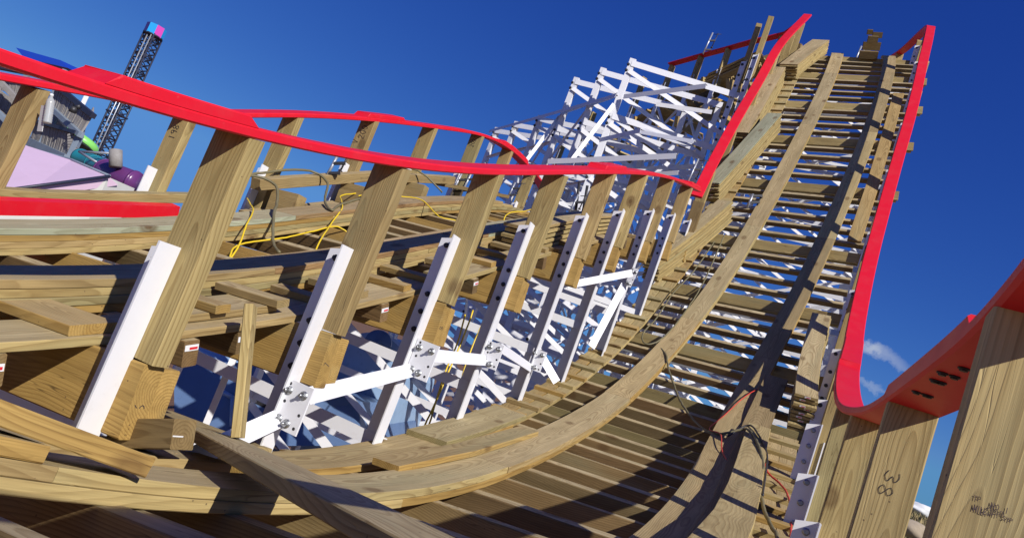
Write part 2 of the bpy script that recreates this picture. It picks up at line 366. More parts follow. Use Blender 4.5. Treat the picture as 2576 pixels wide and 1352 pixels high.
def blob(name, p, r, mat, label, cat, seed, sq=(1, 1, .7)):
    import bmesh
    bm = bmesh.new(); bmesh.ops.create_icosphere(bm, subdivisions=3, radius=1); rr = random.Random(seed); ph = [rr.uniform(0, 6) for _ in range(6)]
    for v in bm.verts:
        q = v.co; f = 1 + .16 * math.sin(q.x * 3.1 + ph[0]) * math.cos(q.y * 2.7 + ph[1]) + .1 * math.sin(q.z * 5 + ph[2] + q.x * 4) + .05 * math.sin(q.y * 9 + ph[3]) ; v.co = V((q.x * sq[0], q.y * sq[1], q.z * sq[2])) * r * f
    me = bpy.data.meshes.new(name); bm.to_mesh(me); bm.free(); me.materials.append(mat)
    for f in me.polygons: f.use_smooth = True
    o = bpy.data.objects.new(name, me); COL.objects.link(o); o.location = p; tag(o, label, cat); return o
M_ROCK = paint('pale_sandstone', (.38, .31, .22), .9, .5, (.22, .17, .11), 1.5, .02)
p = P(2281, 1324, 30); p.z = ground_z(p.x, p.y) + .15
blob('boulder', P(2281, 1326, 24), .42, M_ROCK, 'pale sandstone boulder on the dry grass rise', 'rock', 3, (1.4, 1, .8))
blob('white_tarp_heap', P(2317, 1281, 47), .62, paint('white_sheet', (.8, .8, .78), .6, .1), 'white sheeted heap on top of the dry grass rise', 'tarp', 5, (2.0, 1, .62))
mb = MB(); q = P(2337, 1300, 48); mb.tube([q - V((0, 0, 1)), q + V((0, 0, 1.3))], .02); mb.tube([q + V((-.2, 0, 1.0)), q + V((.2, 0, 1.0))], .012)
tag(mb.build('mast', M_STEEL), 'thin mast standing behind the grass rise beside the white heap', 'mast')
# ================================================================== WOODEN DECKS
Z = V((0, 0, 1))
def lerp_tab(tab, s):
    if s <= tab[0][0]: return tab[0][1]
    for (a, x), (b, y) in zip(tab, tab[1:]):
        if s <= b: return x + (y - x) * (s - a) / (b - a)
    return tab[-1][1]
AL = [(5, -1.34), (8, -1.44), (12.1, -1.55), (13.5, -1.69), (15.35, -1.81), (17.05, -1.86), (18.85, -1.90), (21.05, -1.67)]      # outer left edge of A
def aLeft(s): return lerp_tab(AL, s)
WL = [(2.2, -1.30), (4.8, -1.27), (5.9, -1.31), (6.85, -1.35), (8.1, -1.42), (9.55, -1.48), (11.15, -1.54), (20, -1.68)]; WR = [(1.3, -.95), (4, -.95), (6.45, -1.02), (8.1, -1.09), (10.55, -1.19), (20, -1.28)]

def ledger(crs, s, a0, a1, w, t, parent, name='ledger', h=0, top=.35, kind=None):
    mb = MB(); p0 = crs.pt(s, a0, h - t / 2); p1 = crs.pt(s, a1, h - t / 2); y = crs.nn(s); x = (p1 - p0).normalized().cross(y)
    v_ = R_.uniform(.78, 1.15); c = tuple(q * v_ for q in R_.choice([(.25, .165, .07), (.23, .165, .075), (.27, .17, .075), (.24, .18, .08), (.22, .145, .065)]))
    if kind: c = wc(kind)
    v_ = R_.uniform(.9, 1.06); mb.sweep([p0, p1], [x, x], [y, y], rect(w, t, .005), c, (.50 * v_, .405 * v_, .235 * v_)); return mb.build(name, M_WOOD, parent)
def stations(bents, pitch):
    out = []
    for b0, b1 in zip(bents, bents[1:]):
        n = max(2, round((b1 - b0) / pitch(b0))); out += [b0 + (b1 - b0) * i / n for i in range(1, n)]
    return out
tA = thing('coaster_track', A.pt(0, 0), 'bare timber coaster track sweeping from the foreground up the steep hill', 'coaster track')
pitchA = lambda s: .40 if s < 8 else .345
stA = stations([-1.1] + A_BENTS, pitchA)
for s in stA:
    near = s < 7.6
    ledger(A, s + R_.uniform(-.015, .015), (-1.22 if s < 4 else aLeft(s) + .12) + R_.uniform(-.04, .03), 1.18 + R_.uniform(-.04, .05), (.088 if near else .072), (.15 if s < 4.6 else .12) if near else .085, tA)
for s in A_BENTS:
    a0 = -1.42 if s < 5 else aLeft(s) - .06; hill = s > 8; a1 = 1.44
    mb = MB()
    for ply in (0, 1):
        T_h = A.t(s); T_h = V((T_h.x, T_h.y, 0)).normalized(); off = T_h * (.005 + ply * .085) if not hill else T_h * (.03 + ply * .05)
        p0 = A.pt(s, a0 + ply * .03) + off - Z * (.13 + (ply * .02)); p1 = A.pt(s, a1 - ply * .025) + off - Z * (.13 + ply * .02)
        if hill: p0 += Z * .075; p1 += Z * .075
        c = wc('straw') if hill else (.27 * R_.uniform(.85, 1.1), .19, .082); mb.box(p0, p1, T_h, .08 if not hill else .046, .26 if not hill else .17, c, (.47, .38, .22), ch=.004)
    mb.build('bent_ledger', M_WOOD, tA)
def planks(crs, rr, a, h, w, t, parent, name, k=.6, step=.15, kinds=None, da=None):
    for (s0, s1) in rr:
        mb = MB(); c = wc(R_.choice(kinds) if kinds else None); j = R_.uniform(-.004, .004)
        f = (lambda s: a) if da is None else da
        lay(mb, crs, s0 + .0015, s1 - .0015, f(s0) + j, f(s1) + j, h, w, t, c, top_of(c, k), step); mb.build(name, M_WOOD, parent)
# the two plank rails: two layers
planks(A, [(-.9, 2.35), (2.35, 5.05), (5.05, 8.6), (8.6, 11.9), (11.9, 15.2), (15.2, 18.6), (18.6, 22.2)], -.6, 0, .286, .038, tA, 'rail_plank', kinds=['gold', 'straw', 'tan', 'green'])
planks(A, [(-.9, .62), (.62, 3.62), (3.62, 7.15), (7.15, 10.2), (10.2, 13.3), (13.3, 17.2), (17.2, 20.0), (20.0, 22.4)], -.6, .039, .286, .038, tA, 'rail_plank', .7, kinds=['gold', 'straw', 'tan'])
KA = ['gold', 'tan', 'straw', 'tan', 'green']
planks(A, [(.4, 3.9), (3.9, 7.6), (7.6, 11), (11, 14.6), (14.6, 18), (18, 22.2)], .6, 0, .286, .038, tA, 'rail_plank', kinds=['gold', 'straw', 'tan', 'green'])
planks(A, [(2.3, 6.2), (6.2, 9.6), (9.6, 13.2), (13.2, 17.0), (17.0, 20.2), (20.2, 22.4)], .6, .039, .286, .038, tA, 'rail_plank', .3, kinds=['gold', 'straw', 'tan'])
# left walkway with treads
planks(A, [(1.9, 5.0)], -.97, 0, .33, .038, tA, 'walkway_board', .7, da=lambda s: lerp_tab([(2.3, -1.13), (5.3, -1.12)], s)); planks(A, [(3.75, 5.3)], -.97, .039, .31, .036, tA, 'walkway_board', .7, da=lambda s: -1.12)
for (s0, s1) in [(5.0, 8.2), (8.2, 11.4), (11.4, 14.6), (14.6, 17.8), (17.8, 20.6)]:
    for q, ww in ((.25, None), (.75, None)):
        mb = MB(); c = wc(R_.choice(['gold', 'straw'])); e = .002
        a_0 = lerp_tab(WL, s0) * (1 - q) + lerp_tab(WR, s0) * q; a_1 = lerp_tab(WL, s1) * (1 - q) + lerp_tab(WR, s1) * q
        lay(mb, A, s0 + e, s1 - e, a_0, a_1, 0, (abs(lerp_tab(WL, s0) - lerp_tab(WR, s0))) / 2 - .003, .036, c, top_of(c, .35)); mb.build('walkway_board', M_WOOD, tA)
s = 4.9
while s < 20.5:
    mb = MB(); c = wc(R_.choice(['gold', 'straw', 'tan', 'green'])); wl, wr = lerp_tab(WL, s) + R_.uniform(-.02, .015), lerp_tab(WR, s) + R_.uniform(-.01, .012)
    p0 = A.pt(s, wl, .036 + .019); p1 = A.pt(s, wr, .036 + .019); y = A.nn(s); x = (p1 - p0).normalized().cross(y)
    mb.sweep([p0, p1], [x, x], [y, y], rect(.085, .038, .003), c, top_of(c, .35)); mb.build('tread', M_WOOD, tA)
    s += .42 if s < 7.5 else .345
# right walkway with treads (lower right)
planks(A, [(2.6, 7.6)], 1.04, 0, .14, .036, tA, 'walkway_board', .4); planks(A, [(2.6, 7.6)], 1.19, 0, .15, .036, tA, 'walkway_board', .4)
s = 3.35
while s < 7.5:
    mb = MB(); c = wc(R_.choice(['gold', 'straw'])); p0 = A.pt(s, .97, .055); p1 = A.pt(s, 1.28 + R_.uniform(-.02, .02), .055); y = A.nn(s); x = (p1 - p0).normalized().cross(y)
    mb.sweep([p0, p1], [x, x], [y, y], rect(.085, .038, .003), c, top_of(c, .3)); mb.build('tread', M_WOOD, tA); s += .40
# raised crest packers of A
mb = MB()
for (a0, a1, s0, h, t) in ((-.1, .32, 21.6, .1, .18), (-.05, .35, 21.9, .28, .2), (.02, .25, 21.7, .46, .16), (.12, .34, 21.9, .55, .14), (-.02, .1, 21.8, .62, .12)):
    c = wc('dark'); mb.box(A.pt(s0, a0, h), A.pt(s0, a1, h), A.t(s0), .14, t, c)
mb.build('crest_packer', M_WOOD, tA)

tB = thing('coaster_track', B.pt(2, 0), 'neighbouring timber track with thick four-layer plank rails and yellow cord draped on it', 'coaster track')
stB = stations([.1] + B_BENTS + [12.6], lambda s: .36)
endB = []
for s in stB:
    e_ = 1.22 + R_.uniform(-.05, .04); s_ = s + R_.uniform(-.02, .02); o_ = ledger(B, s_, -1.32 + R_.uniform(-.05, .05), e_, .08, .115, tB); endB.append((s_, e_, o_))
for s in B_BENTS:
    mb = MB(); T_h = B.t(s); T_h = V((T_h.x, T_h.y, 0)).normalized()
    for ply in (0, 1):
        off = T_h * (.0 + ply * .093); p0 = B.pt(s, -1.42) + off - Z * .142; p1 = B.pt(s, 1.475 - .01 * ply) + off - Z * .142
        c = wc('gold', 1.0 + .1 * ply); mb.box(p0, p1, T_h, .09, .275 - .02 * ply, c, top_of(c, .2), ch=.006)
    mb.build('bent_ledger', M_WOOD, tB)
for layer in range(4):
    kd = [['gold', 'straw'], ['green', 'tan', 'green'], ['gold', 'straw'], ['tan', 'red', 'sage']][layer]
    e = 9.6 - .35 * layer; off = layer * 1.3
    for a in (-.6, .6):
        rr = []; s = -.4 + off * .5
        while s < e: 
            q = min(e, s + R_.uniform(2.6, 4.2)); rr.append((s, q)); s = q
        if a > 0 and layer == 3: rr = [(-.4, 3.05), (3.05, 5.75), (5.75, 9.0)]
        if a > 0 and layer == 3:
            for (s0, s1), kk in zip(rr, ('tan', 'red', 'sage')):
                mb = MB(); c = wc(kk); lay(mb, B, s0, s1 - .002, a, a, .0385 * layer, .286, .038, c, top_of(c, .5)); mb.build('rail_plank', M_WOOD, tB)
        else: planks(B, rr, a + R_.uniform(-.004, .004), .0385 * layer, .286, .038, tB, 'rail_plank', .6, kinds=kd)
# BR: wide weathered boards further up on B's right rail
# B right walkway: boards and cleats
for (s0, s1, a, w, h, kd) in ((.1, 2.0, 1.05, .29, .002, 'straw'), (1.85, 4.15, 1.08, .28, .002, 'tan'), (4.35, 6.2, 1.08, .26, .002, 'straw'), (2.0, 2.65, 1.0, .26, .042, 'tan'), (6.4, 8.4, 1.08, .26, .002, 'tan')):
    mb = MB(); c = wc(kd); lay(mb, B, s0, s1, a, a, h, w, .036, c, top_of(c, .7)); mb.build('walkway_board', M_WOOD, tB)
for s in (1.62, 2.25, 2.62, 3.0, 3.35, 3.75, 4.1, 4.62, 5.0, 5.4, 5.8, 6.1, 6.7, 7.1, 7.5):
    mb = MB(); c = wc(R_.choice(['tan', 'gold'])); hh = .041 if s > 2.7 or s < 1.9 else .082; w = .09 if s > 1.7 else .2
    p0 = B.pt(s, .80 + R_.uniform(-.03, .03), hh + .019); p1 = B.pt(s, 1.19 + R_.uniform(-.04, .03), hh + .019); y = B.nn(s); x = (p1 - p0).normalized().cross(y)
    mb.sweep([p0, p1], [x, x], [y, y], rect(w, .040, .003), c, top_of(c, .5)); mb.build('tread', M_WOOD, tB)
# B left walkway boards
for (s0, s1, a) in ((.6, 4.6, -1.12), (4.7, 7.2, -1.1), (7.3, 9.6, -1.1)):
    mb = MB(); c = wc('tan'); lay(mb, B, s0, s1, a, a, .002, .27, .036, c, top_of(c, .6)); mb.build('walkway_board', M_WOOD, tB)

# lumber tags on ledger ends of B
def lumber_tag(p, x, y, w, h, parent):
    mb = MB(); n = x.cross(y).normalized() * .0015
    q = [p - x * w / 2 - y * h / 2, p + x * w / 2 - y * h / 2, p + x * w / 2 + y * h / 2, p - x * w / 2 + y * h / 2]
    mb.add(q + [v + n for v in q], [(4, 5, 6, 7), (0, 1, 5, 4), (1, 2, 6, 5), (2, 3, 7, 6), (3, 0, 4, 7)], mi=0)
    n2 = n * 1.7; q = [p - x * w * .18 - y * h * .3, p + x * w * .42 - y * h * .3, p + x * w * .42 + y * h * .12, p - x * w * .18 + y * h * .12]
    mb.add([v + n2 for v in q], [(0, 1, 2, 3)], mi=1); return mb.build('lumber_tag', [M_TAGW, M_TAGR], parent)
for (s, e_, o_) in endB:
    if s < 6 and R_.random() < .9: lumber_tag(B.pt(s, e_ + .0015, -.04 + R_.uniform(-.01, .01)), B.t(s), B.nn(s), .07, .026, o_)

# ================================================================== HANDRAILS
def frame(path, i):
    d = (path[min(i + 1, len(path) - 1)] - path[max(i - 1, 0)]).normalized(); x = d.cross(Z).normalized(); return d, x, x.cross(d)
def smooth_path(pts, step=.12):
    out = []
    n = len(pts)
    for i in range(n - 1):
        p0 = pts[max(i - 1, 0)]; p1 = pts[i]; p2 = pts[i + 1]; p3 = pts[min(i + 2, n - 1)]; m = max(1, int((p2 - p1).length / step))
        for k in range(m):
            t = k / m; out.append(.5 * ((2 * p1) + (p2 - p0) * t + (2 * p0 - 5 * p1 + 4 * p2 - p3) * t * t + (3 * p1 - p0 - 3 * p2 + p3) * t ** 3))
    out.append(pts[-1])
    if len(out) > 60:
        for _ in range(14): out = [out[0]] + [out[i - 1] * .25 + out[i] * .5 + out[i + 1] * .25 for i in range(1, len(out) - 1)] + [out[-1]]
    return out
def rail_board(path, parent, w=.186, t=.042, ch=.007, name='rail'):
    mb = MB(); xs = []; ys = []
    for i in range(len(path)):
        d, x, y = frame(path, i); xs.append(x); ys.append(y)
    mb.sweep(path, xs, ys, rect(w, t, ch), (1, 1, 1)); return mb.build(name, M_RED, parent)
def splice(path, i0, i1, parent, w=.18):
    """bevelled block fixed along the rail"""
    mb = MB(); t = .04; pts = []; xs = []; ys = []; n = i1 - i0
    prof = []
    for i in range(i0, i1 + 1):
        d, x, y = frame(path, i); pts.append(path[i] + y * (.021 + t / 2)); xs.append(x); ys.append(y)
    # bevelled ends: shrink the first and last section upward
    V_ = []; F_ = []
    for k, (p, x, y) in enumerate(zip(pts, xs, ys)):
        tt = t; V_ += [p - x * w / 2 - y * t / 2, p + x * w / 2 - y * t / 2, p + x * w / 2 + y * (tt / 2 - .006), p + x * (w / 2 - .006) + y * tt / 2, p - x * (w / 2 - .006) + y * tt / 2, p - x * w / 2 + y * (tt / 2 - .006)]
    d0 = (pts[1] - pts[0]).normalized(); d1 = (pts[-1] - pts[-2]).normalized(); L = len(pts)
    for j in (2, 3, 4, 5): V_[j] = V_[j] + d0 * .05; V_[(L - 1) * 6 + j] = V_[(L - 1) * 6 + j] - d1 * .05
    for k in range(L - 1):
        for j in range(6): j2 = (j + 1) % 6; F_.append((k * 6 + j, k * 6 + j2, (k + 1) * 6 + j2, (k + 1) * 6 + j))
    F_.append(tuple(range(6))[::-1]); F_.append(tuple((L - 1) * 6 + j for j in range(6)))
    if xs[0].cross(ys[0]).dot(pts[1] - pts[0]) < 0: F_ = [f[::-1] for f in F_]
    mb.add(V_, F_); return mb.build('splice_block', M_RED, parent)
def wood_post(parent, base, r, top_z, slope, w=.184, th=.078, down=0.0, kind=None, tape=False):
    """plumb two-ply post; top cut to the slope of the rail; base.z = deck"""
    r = V((r.x, r.y, 0)).normalized(); t = V((-r.y, r.x, 0)); 
    if t.y < 0: t = -t
    mb = MB(); c = wc(kind or R_.choice(['straw', 'gold', 'tan', 'straw', 'green'])); ch = .005
    prof = rect(w, th, ch); vs = []; gs = []; o = (R_.uniform(0, 50), R_.uniform(-.05, .05), R_.uniform(-.05, .05))
    for lvl in (0, 1):
        for (a, b) in prof:
            z = base.z - down if lvl == 0 else top_z + slope * b
            vs.append(V((base.x, base.y, z)) + r * a + t * b); gs.append((z + o[0], a + o[1], b + o[2]))
    n = 8; fs = [(j, (j + 1) % n, n + (j + 1) % n, n + j) for j in range(n)] + [tuple(range(n))[::-1], tuple(range(n, 2 * n))]
    mb.add(vs, fs, gs, c); return mb.build('post', M_WOOD, parent)
def hexbolt(p, nrm, r=.016, L=.014, mat=None, parent=None, nut=False):
    key = (round(r, 4), L, mat.name, nut)
    if key not in hexbolt.cache:
        mb = MB(); mb.tube([V((0, 0, 0)), V((0, 0, .004))], r * 1.45, n=12); 
        mb.sweep([V((0, 0, .004)), V((0, 0, .004 + L))], [V((1, 0, 0))] * 2, [V((0, 1, 0))] * 2, [(r * math.cos(a * math.pi / 3), r * math.sin(a * math.pi / 3)) for a in range(6)])
        if nut: mb.tube([V((0, 0, .004 + L)), V((0, 0, .004 + L + .018))], r * .5, n=8)
        o = mb.build('bolt', mat); hexbolt.cache[key] = o.data; me = o.data; bpy.data.objects.remove(o)
    o = bpy.data.objects.new('bolt', hexbolt.cache[key]); COL.objects.link(o)
    o.location = p - parent.location if parent else p; o.rotation_euler = nrm.to_track_quat('Z', 'Y').to_euler()
    if parent: o.parent = parent
    return o
hexbolt.cache = {}

def rail_z(path, x, y):
    q = min(range(len(path)), key=lambda i: (path[i].x - x) ** 2 + (path[i].y - y) ** 2); return path[q].z
# ---- shared left rail of A / right rail of B
hL = thing('handrail', B.pt(1, 1.4), 'near red-topped handrail running from the upper left to the foot of the hill', 'handrail')
pathL = smooth_path([B.pt(s, 1.4, z=z) for s, z in ((-.6, .89), (0, .90), (.75, .91), (1.5, .925), (2.3, .935))] + [B.pt(s, 1.4, z=.94) for s in (3.1, 4, 5, 6, 7, 8, 9, 10, 10.7, 11.35)])
rail_board(pathL, hL)
def idx(path, p): return min(range(len(path)), key=lambda i: (path[i] - p).length)
i0 = idx(pathL, B.pt(.98, 1.4, z=.92)); i1 = idx(pathL, B.pt(1.68, 1.4, z=.93)); splice(pathL, i0, i1, hL)
i0 = idx(pathL, B.pt(6.0, 1.4, z=.94)); i1 = idx(pathL, B.pt(6.75, 1.4, z=.94)); splice(pathL, i0, i1, hL)
i0 = idx(pathL, B.pt(10.5, 1.4, z=.94)); splice(pathL, i0, len(pathL) - 2, hL)
def slope_of(crs, s):
    t = crs.t(s); return t.z / math.hypot(t.x, t.y)
B_R_POSTS = B_BENTS
for i, s in enumerate(B_R_POSTS):
    p = B.pt(s, 1.4); r = B.r(s); t = B.t(s); th_ = V((t.x, t.y, 0)).normalized()
    wood_post(hL, p + th_ * .0, r, rail_z(pathL, p.x, p.y) - .02, slope_of(B, s) , down=-.004, kind=['tan', 'straw', 'tan', 'straw', 'straw', 'tan', 'straw', 'tan', 'tan', 'dark'][i])
# ---- A's left rail on the hill
hL2 = thing('handrail', A.pt(12, -1.6), 'red-topped handrail climbing the left side of the steep hill', 'handrail')
kn = [(12.05, -1.54), (13.5, -1.70), (15.35, -1.82), (17.05, -1.86), (18.85, -1.90), (20.0, -1.80), (21.15, -1.66)]
pathL2 = smooth_path([A.pt(s, a, z=1.15) for s, a in kn] + [P(2031, 38, 17.0)])
rail_board(pathL2, hL2, w=.2)
for s in (13.0, 14.7, 16.55, 18.2, 19.9, 20.8):
    p = A.pt(s, aLeft(s) + .02); wood_post(hL2, p, A.r(s), rail_z(pathL2, p.x, p.y) - .03, slope_of(A, min(s, 19)) * .9, down=.02, kind='straw')
# ---- right rail of A
hR = thing('handrail', A.pt(3, 1.4), 'right-hand red-topped handrail, dipping past the viewer and then climbing the hill', 'handrail')
ptsR = [A.pt(q, a, z=h) for q, a, h in ((-1.6, 1.42, .88), (-.6, 1.42, .88), (.3, 1.42, .88), (1.05, 1.42, .88), (1.65, 1.40, .93), (2.45, 1.37, .94), (3.05, 1.36, .92), (3.95, 1.34, .90), (4.9, 1.345, .92), (6.05, 1.39, 1.06), (7.35, 1.48, 1.15), (8.8, 1.49, 1.15),
        (10.8, 1.40, 1.15), (12.7, 1.31, 1.15), (14.1, 1.26, 1.15), (15.5, 1.23, 1.15), (17, 1.19, 1.15), (18.35, 1.16, 1.15), (19.6, 1.18, 1.15), (20.8, 1.22, 1.15))]
pathR = smooth_path(ptsR)
rail_board(pathR, hR, w=.19, t=.045, ch=.012)
i0 = idx(pathR, A.pt(1.35, 1.41, z=.9)); i1 = idx(pathR, A.pt(2.6, 1.37, z=.94)); splice(pathR, i0, i1, hR)
i0 = idx(pathR, P(2118, 900, 6.3)); i1 = idx(pathR, P(2124, 830, 7.4)); splice(pathR, i0, i1, hR)
R_POSTS = []
for (y_, kind) in ((1.27, 'pale'), (2.62, 'pale'), (3.75, 'straw'), (4.75, 'green'), (6.1, 'straw'), (7.6, 'straw')):
    i = min(range(len(pathR)), key=lambda k: abs(pathR[k].y - y_) if k > 12 else 99); q = pathR[i]; d, x, yv = frame(pathR, i)
    o = wood_post(hR, V((q.x, q.y, q.z - 1.0)), A.r(max(.3, y_ - .3)), q.z - .022, d.z / math.hypot(d.x, d.y), down=.15, kind=kind, w=.19 if y_ < 2 else .168); R_POSTS.append((q, o))
for s in A_BENTS[8:]:
    p = A.pt(s, lerp_tab([(9, 1.46), (12, 1.33), (15.5, 1.22), (20, 1.18)], s)); wood_post(hR, p, A.r(s), rail_z(pathR, p.x, p.y) - .03, slope_of(A, min(s, 19)) * .9, down=.02, kind='straw')
# bolts under the near right rail
for (x, y, d) in ((2372, 945, 1.85), (2402, 951, 1.85), (2368, 967, 1.95), (2352, 963, 1.95), (2330, 995, 2.2), (2300, 1010, 2.3), (2335, 1001, 2.2), (2418, 958, 1.8)):
    i = min(range(len(pathR)), key=lambda k: (pathR[k] - P(x, y, d)).length); q = pathR[i]; dd, xx, yy = frame(pathR, i)
    off = (P(x, y, q.y) - q).dot(xx); hexbolt(q + xx * max(-.07, min(.07, off)) - yy * .0225, -yy, .010, .005, M_DARKB, hR)
# ---- rail beyond the crest, right
hR2 = thing('handrail', P(2290, 170, 18), 'short red rail dropping away to the left behind the hill crest', 'handrail')
rail_board(smooth_path([A.pt(20.75, 1.22, z=1.15), P(2337, 68, 16.0), P(2318, 84, 16.9), P(2270, 128, 18.4), P(2222, 158, 20), P(2180, 182, 21.5)]), hR2, w=.2)
for (x, y, d) in ((2264, 134, 18.7),):
    q = P(x, y, d); wood_post(hR2, q - Z * 1.1, V((1, -.3, 0)), q.z - .03, 0, down=.1, kind='straw')
# ---- B's left rail
hB = thing('handrail', B.pt(3, -1.3), 'further red-topped handrail on the far left side of the neighbouring track', 'handrail')
pathB = smooth_path([B.pt(s, -1.3, z=1.0) for s in (.3, 1.5, 2.4, 3.1)] + [B.pt(3.75, -1.3, z=.93)] + [B.pt(s, -1.3, z=1.0) for s in (4.95, 6.2, 7.45)] + [B.pt(8.7, -1.3, z=1.05), V((-.72, 10.75, 3.05)), V((-.24, 11.84, 3.09)), P(1362, 468, 12.8), P(1374, 492, 13.4)])
rail_board(pathB, hB)
i0 = idx(pathB, B.pt(5.9, -1.3, z=1)); i1 = idx(pathB, B.pt(6.65, -1.3, z=1)); splice(pathB, i0, i1, hB)
i0 = idx(pathB, V((-.85, 10.4, 2.99))); i1 = idx(pathB, V((-.45, 11.3, 3.09))); splice(pathB, i0, i1, hB)
BL_POSTS = [2.6, 3.78, 4.95, 6.15, 7.42, 8.7, 9.75, 10.9]
B_L_POS = []
for i, s in enumerate(BL_POSTS):
    q = B.pt(s, -1.3) if s < 9.5 else (V((-.72, 10.75, 2.05)) if s < 10 else V((-.28, 11.8, 2.09)))
    j = min(range(len(pathB)), key=lambda k: (pathB[k].x - q.x) ** 2 + (pathB[k].y - q.y) ** 2); d, x, yv = frame(pathB, j); B_L_POS.append((q, s))
    wood_post(hB, V((q.x, q.y, q.z)), B.r(min(s, 11)), pathB[j].z - .022, d.z / math.hypot(d.x, d.y), down=.25, kind=['tan', 'straw', 'straw', 'tan', 'straw', 'green', 'tan', 'straw'][i])
# ---- C: the track beyond the crest (turning back to the left)
C_TOPS = [(1975, 86, 17.4), (1893, 105, 18.0), (1833, 122, 18.6), (1762, 141, 19.4), (1684, 163, 20.2)]
C_POST = [(1833, 124, 18.6), (1764, 142, 19.4), (1692, 164, 20.2), (1621, 194, 21.0), (1560, 238, 21.8), (1495, 282, 22.4), (1427, 335, 23.2), (1968, 92, 17.5)]
hC = thing('handrail', P(1830, 125, 18.6), 'dark red rail on posts high up behind the hill, seen from its shaded side', 'handrail')
rail_board(smooth_path([P(2010, 62, 17.1)] + [P(*q) for q in C_TOPS], .3), hC, w=.2)
for (x, y, d) in C_POST:
    q = P(x, y, d); wood_post(hC, q - Z * 1.15, V((.9, .45, 0)), q.z - .02, 0, down=.1, kind='straw')
tC = thing('coaster_track', P(1840, 190, 18.6), 'underside of the high timber track behind and left of the hill crest', 'coaster track')
cen = [P(2010, 128, 17.6), P(1905, 160, 18.2), P(1833, 185, 18.7), P(1770, 206, 19.4), P(1700, 243, 20.2), P(1630, 285, 21), P(1560, 325, 21.9), P(1495, 365, 22.6), P(1430, 405, 23.4)]
cen = smooth_path(cen, .5)
for i in range(0, len(cen)):
    d = (cen[min(i + 1, len(cen) - 1)] - cen[max(i - 1, 0)]); d.z *= .6; d.normalize(); side = V((-d.y, d.x, 0)).normalized()
    if side.y < 0: side = -side
    if R_.random() < .12: continue
    mb = MB(); c = wc(); e0 = cen[i] - side * R_.uniform(.0, .1); e1 = cen[i] + side * 2.5 + Z * .45; mb.box(e0, e1, d, .08, .2 if i % 3 else .34, c, top_of(c, .3)); mb.build('ledger', M_WOOD, tC)
for off, w in ((.25, .3), (.75, .29), (1.9, .29), (.5, .2)):
    for j0 in range(0, len(cen) - 6, 5):
        seg = cen[j0:j0 + 6]; mb = MB(); c = wc('tan'); pts = []; xs = []; ys = []
        for i, p in enumerate(seg):
            d = (seg[min(i + 1, 5)] - seg[max(i - 1, 0)]).normalized(); side = V((-d.y, d.x, 0)).normalized(); side = side if side.y > 0 else -side
            up = d.cross(side).normalized(); up = up if up.z > 0 else -up
            pts.append(p + side * off + Z * (.16 + off * .18)); xs.append(side); ys.append(up)
        mb.sweep(pts, xs, ys, rect(w, .15 if off < .4 else .08), c, top_of(c, .4)); mb.build('rail_plank', M_WOOD, tC)

for k_ in range(7):
    j_ = R_.uniform(-.12, .12); a_ = P(1782, 214, 18.9) + Z * (.05 * k_ - .02) + V((j_, 0, 0)); b_ = P(1908, 158, 17.9) + Z * (.05 * k_ - .02) + V((j_, 0, 0)); mb = MB(); c = wc(R_.choice(['tan', 'dark', 'gold'])); mb.box(a_, b_, V((.3, 1, 0)), .3, .042, c, top_of(c, .4)); mb.build('rail_plank', M_WOOD, tC)
for (xa, ya, xb, yb, d_) in ((1742, 262, 1800, 232, 18.6), (1802, 262, 1862, 286, 17.6), (1760, 300, 1850, 262, 18.2), (1700, 305, 1752, 330, 18.8), (1830, 212, 1880, 232, 17.8), (1690, 350, 1770, 392, 17.5), (1590, 342, 1650, 372, 19.5), (1520, 345, 1560, 372, 20.5)):
    mb = MB(); c = wc(R_.choice(['tan', 'gold', 'dark'])); mb.box(P(xa, ya, d_), P(xb, yb, d_ + .9), V((.2, 1, .2)), .1, .3, c, top_of(c, .3)); mb.build('ledger', M_WOOD, tC)

# ================================================================== WHITE STEEL BENTS
def member(parent, a, b, w=.075, ref=None, name='brace', th=.008):
    """an angle-iron member from a to b"""
    d = (b - a).normalized(); ref = -(ref or V((.25, -1, .1))); y = (ref - d * ref.dot(d)).normalized(); x = d.cross(y)
    mb = MB(); mb.sweep([a, b], [x, x], [y, y], [(-w / 2, 0), (w / 2, 0), (w / 2, w * .7), (w / 2 - th, w * .7), (w / 2 - th, th), (-w / 2, th)], (1, 1, 1)); return mb.build(name, M_WHITE, parent)
def column(parent, base, r, z_top, z_bot, w=.13, d=.10, name='column', dx=0.0, th=.009, gap=.039):
    """L-shaped column bolted to the near face of a post; flat leg across, other leg towards the viewer"""
    r = V((r.x, r.y, 0)).normalized(); t = V((-r.y, r.x, 0)); t = t if t.y > 0 else -t; n = -t
    x0 = V((base.x, base.y, 0)) + n * (gap + .001) + r * dx
    mb = MB(); prof = [(-w, 0), (0, 0), (0, d), (-th, d), (-th, th), (-w, th)]; vs = []
    for lvl, z in ((0, z_bot), (1, z_top)):
        for (a, b) in prof: vs.append(x0 + r * a + n * b + Z * (z - (.0 if lvl == 0 else (.035 * (1 - b / d) if 0 < d and b < d * .5 and a < -th * 1.5 else 0))))
    fs = [(j, (j + 1) % 6, 6 + (j + 1) % 6, 6 + j) for j in range(6)] + [tuple(range(6))[::-1], tuple(range(6, 12))]
    mb.add(vs, [f[::-1] for f in fs]); return mb.build(name, M_WHITE, parent), x0, r, n
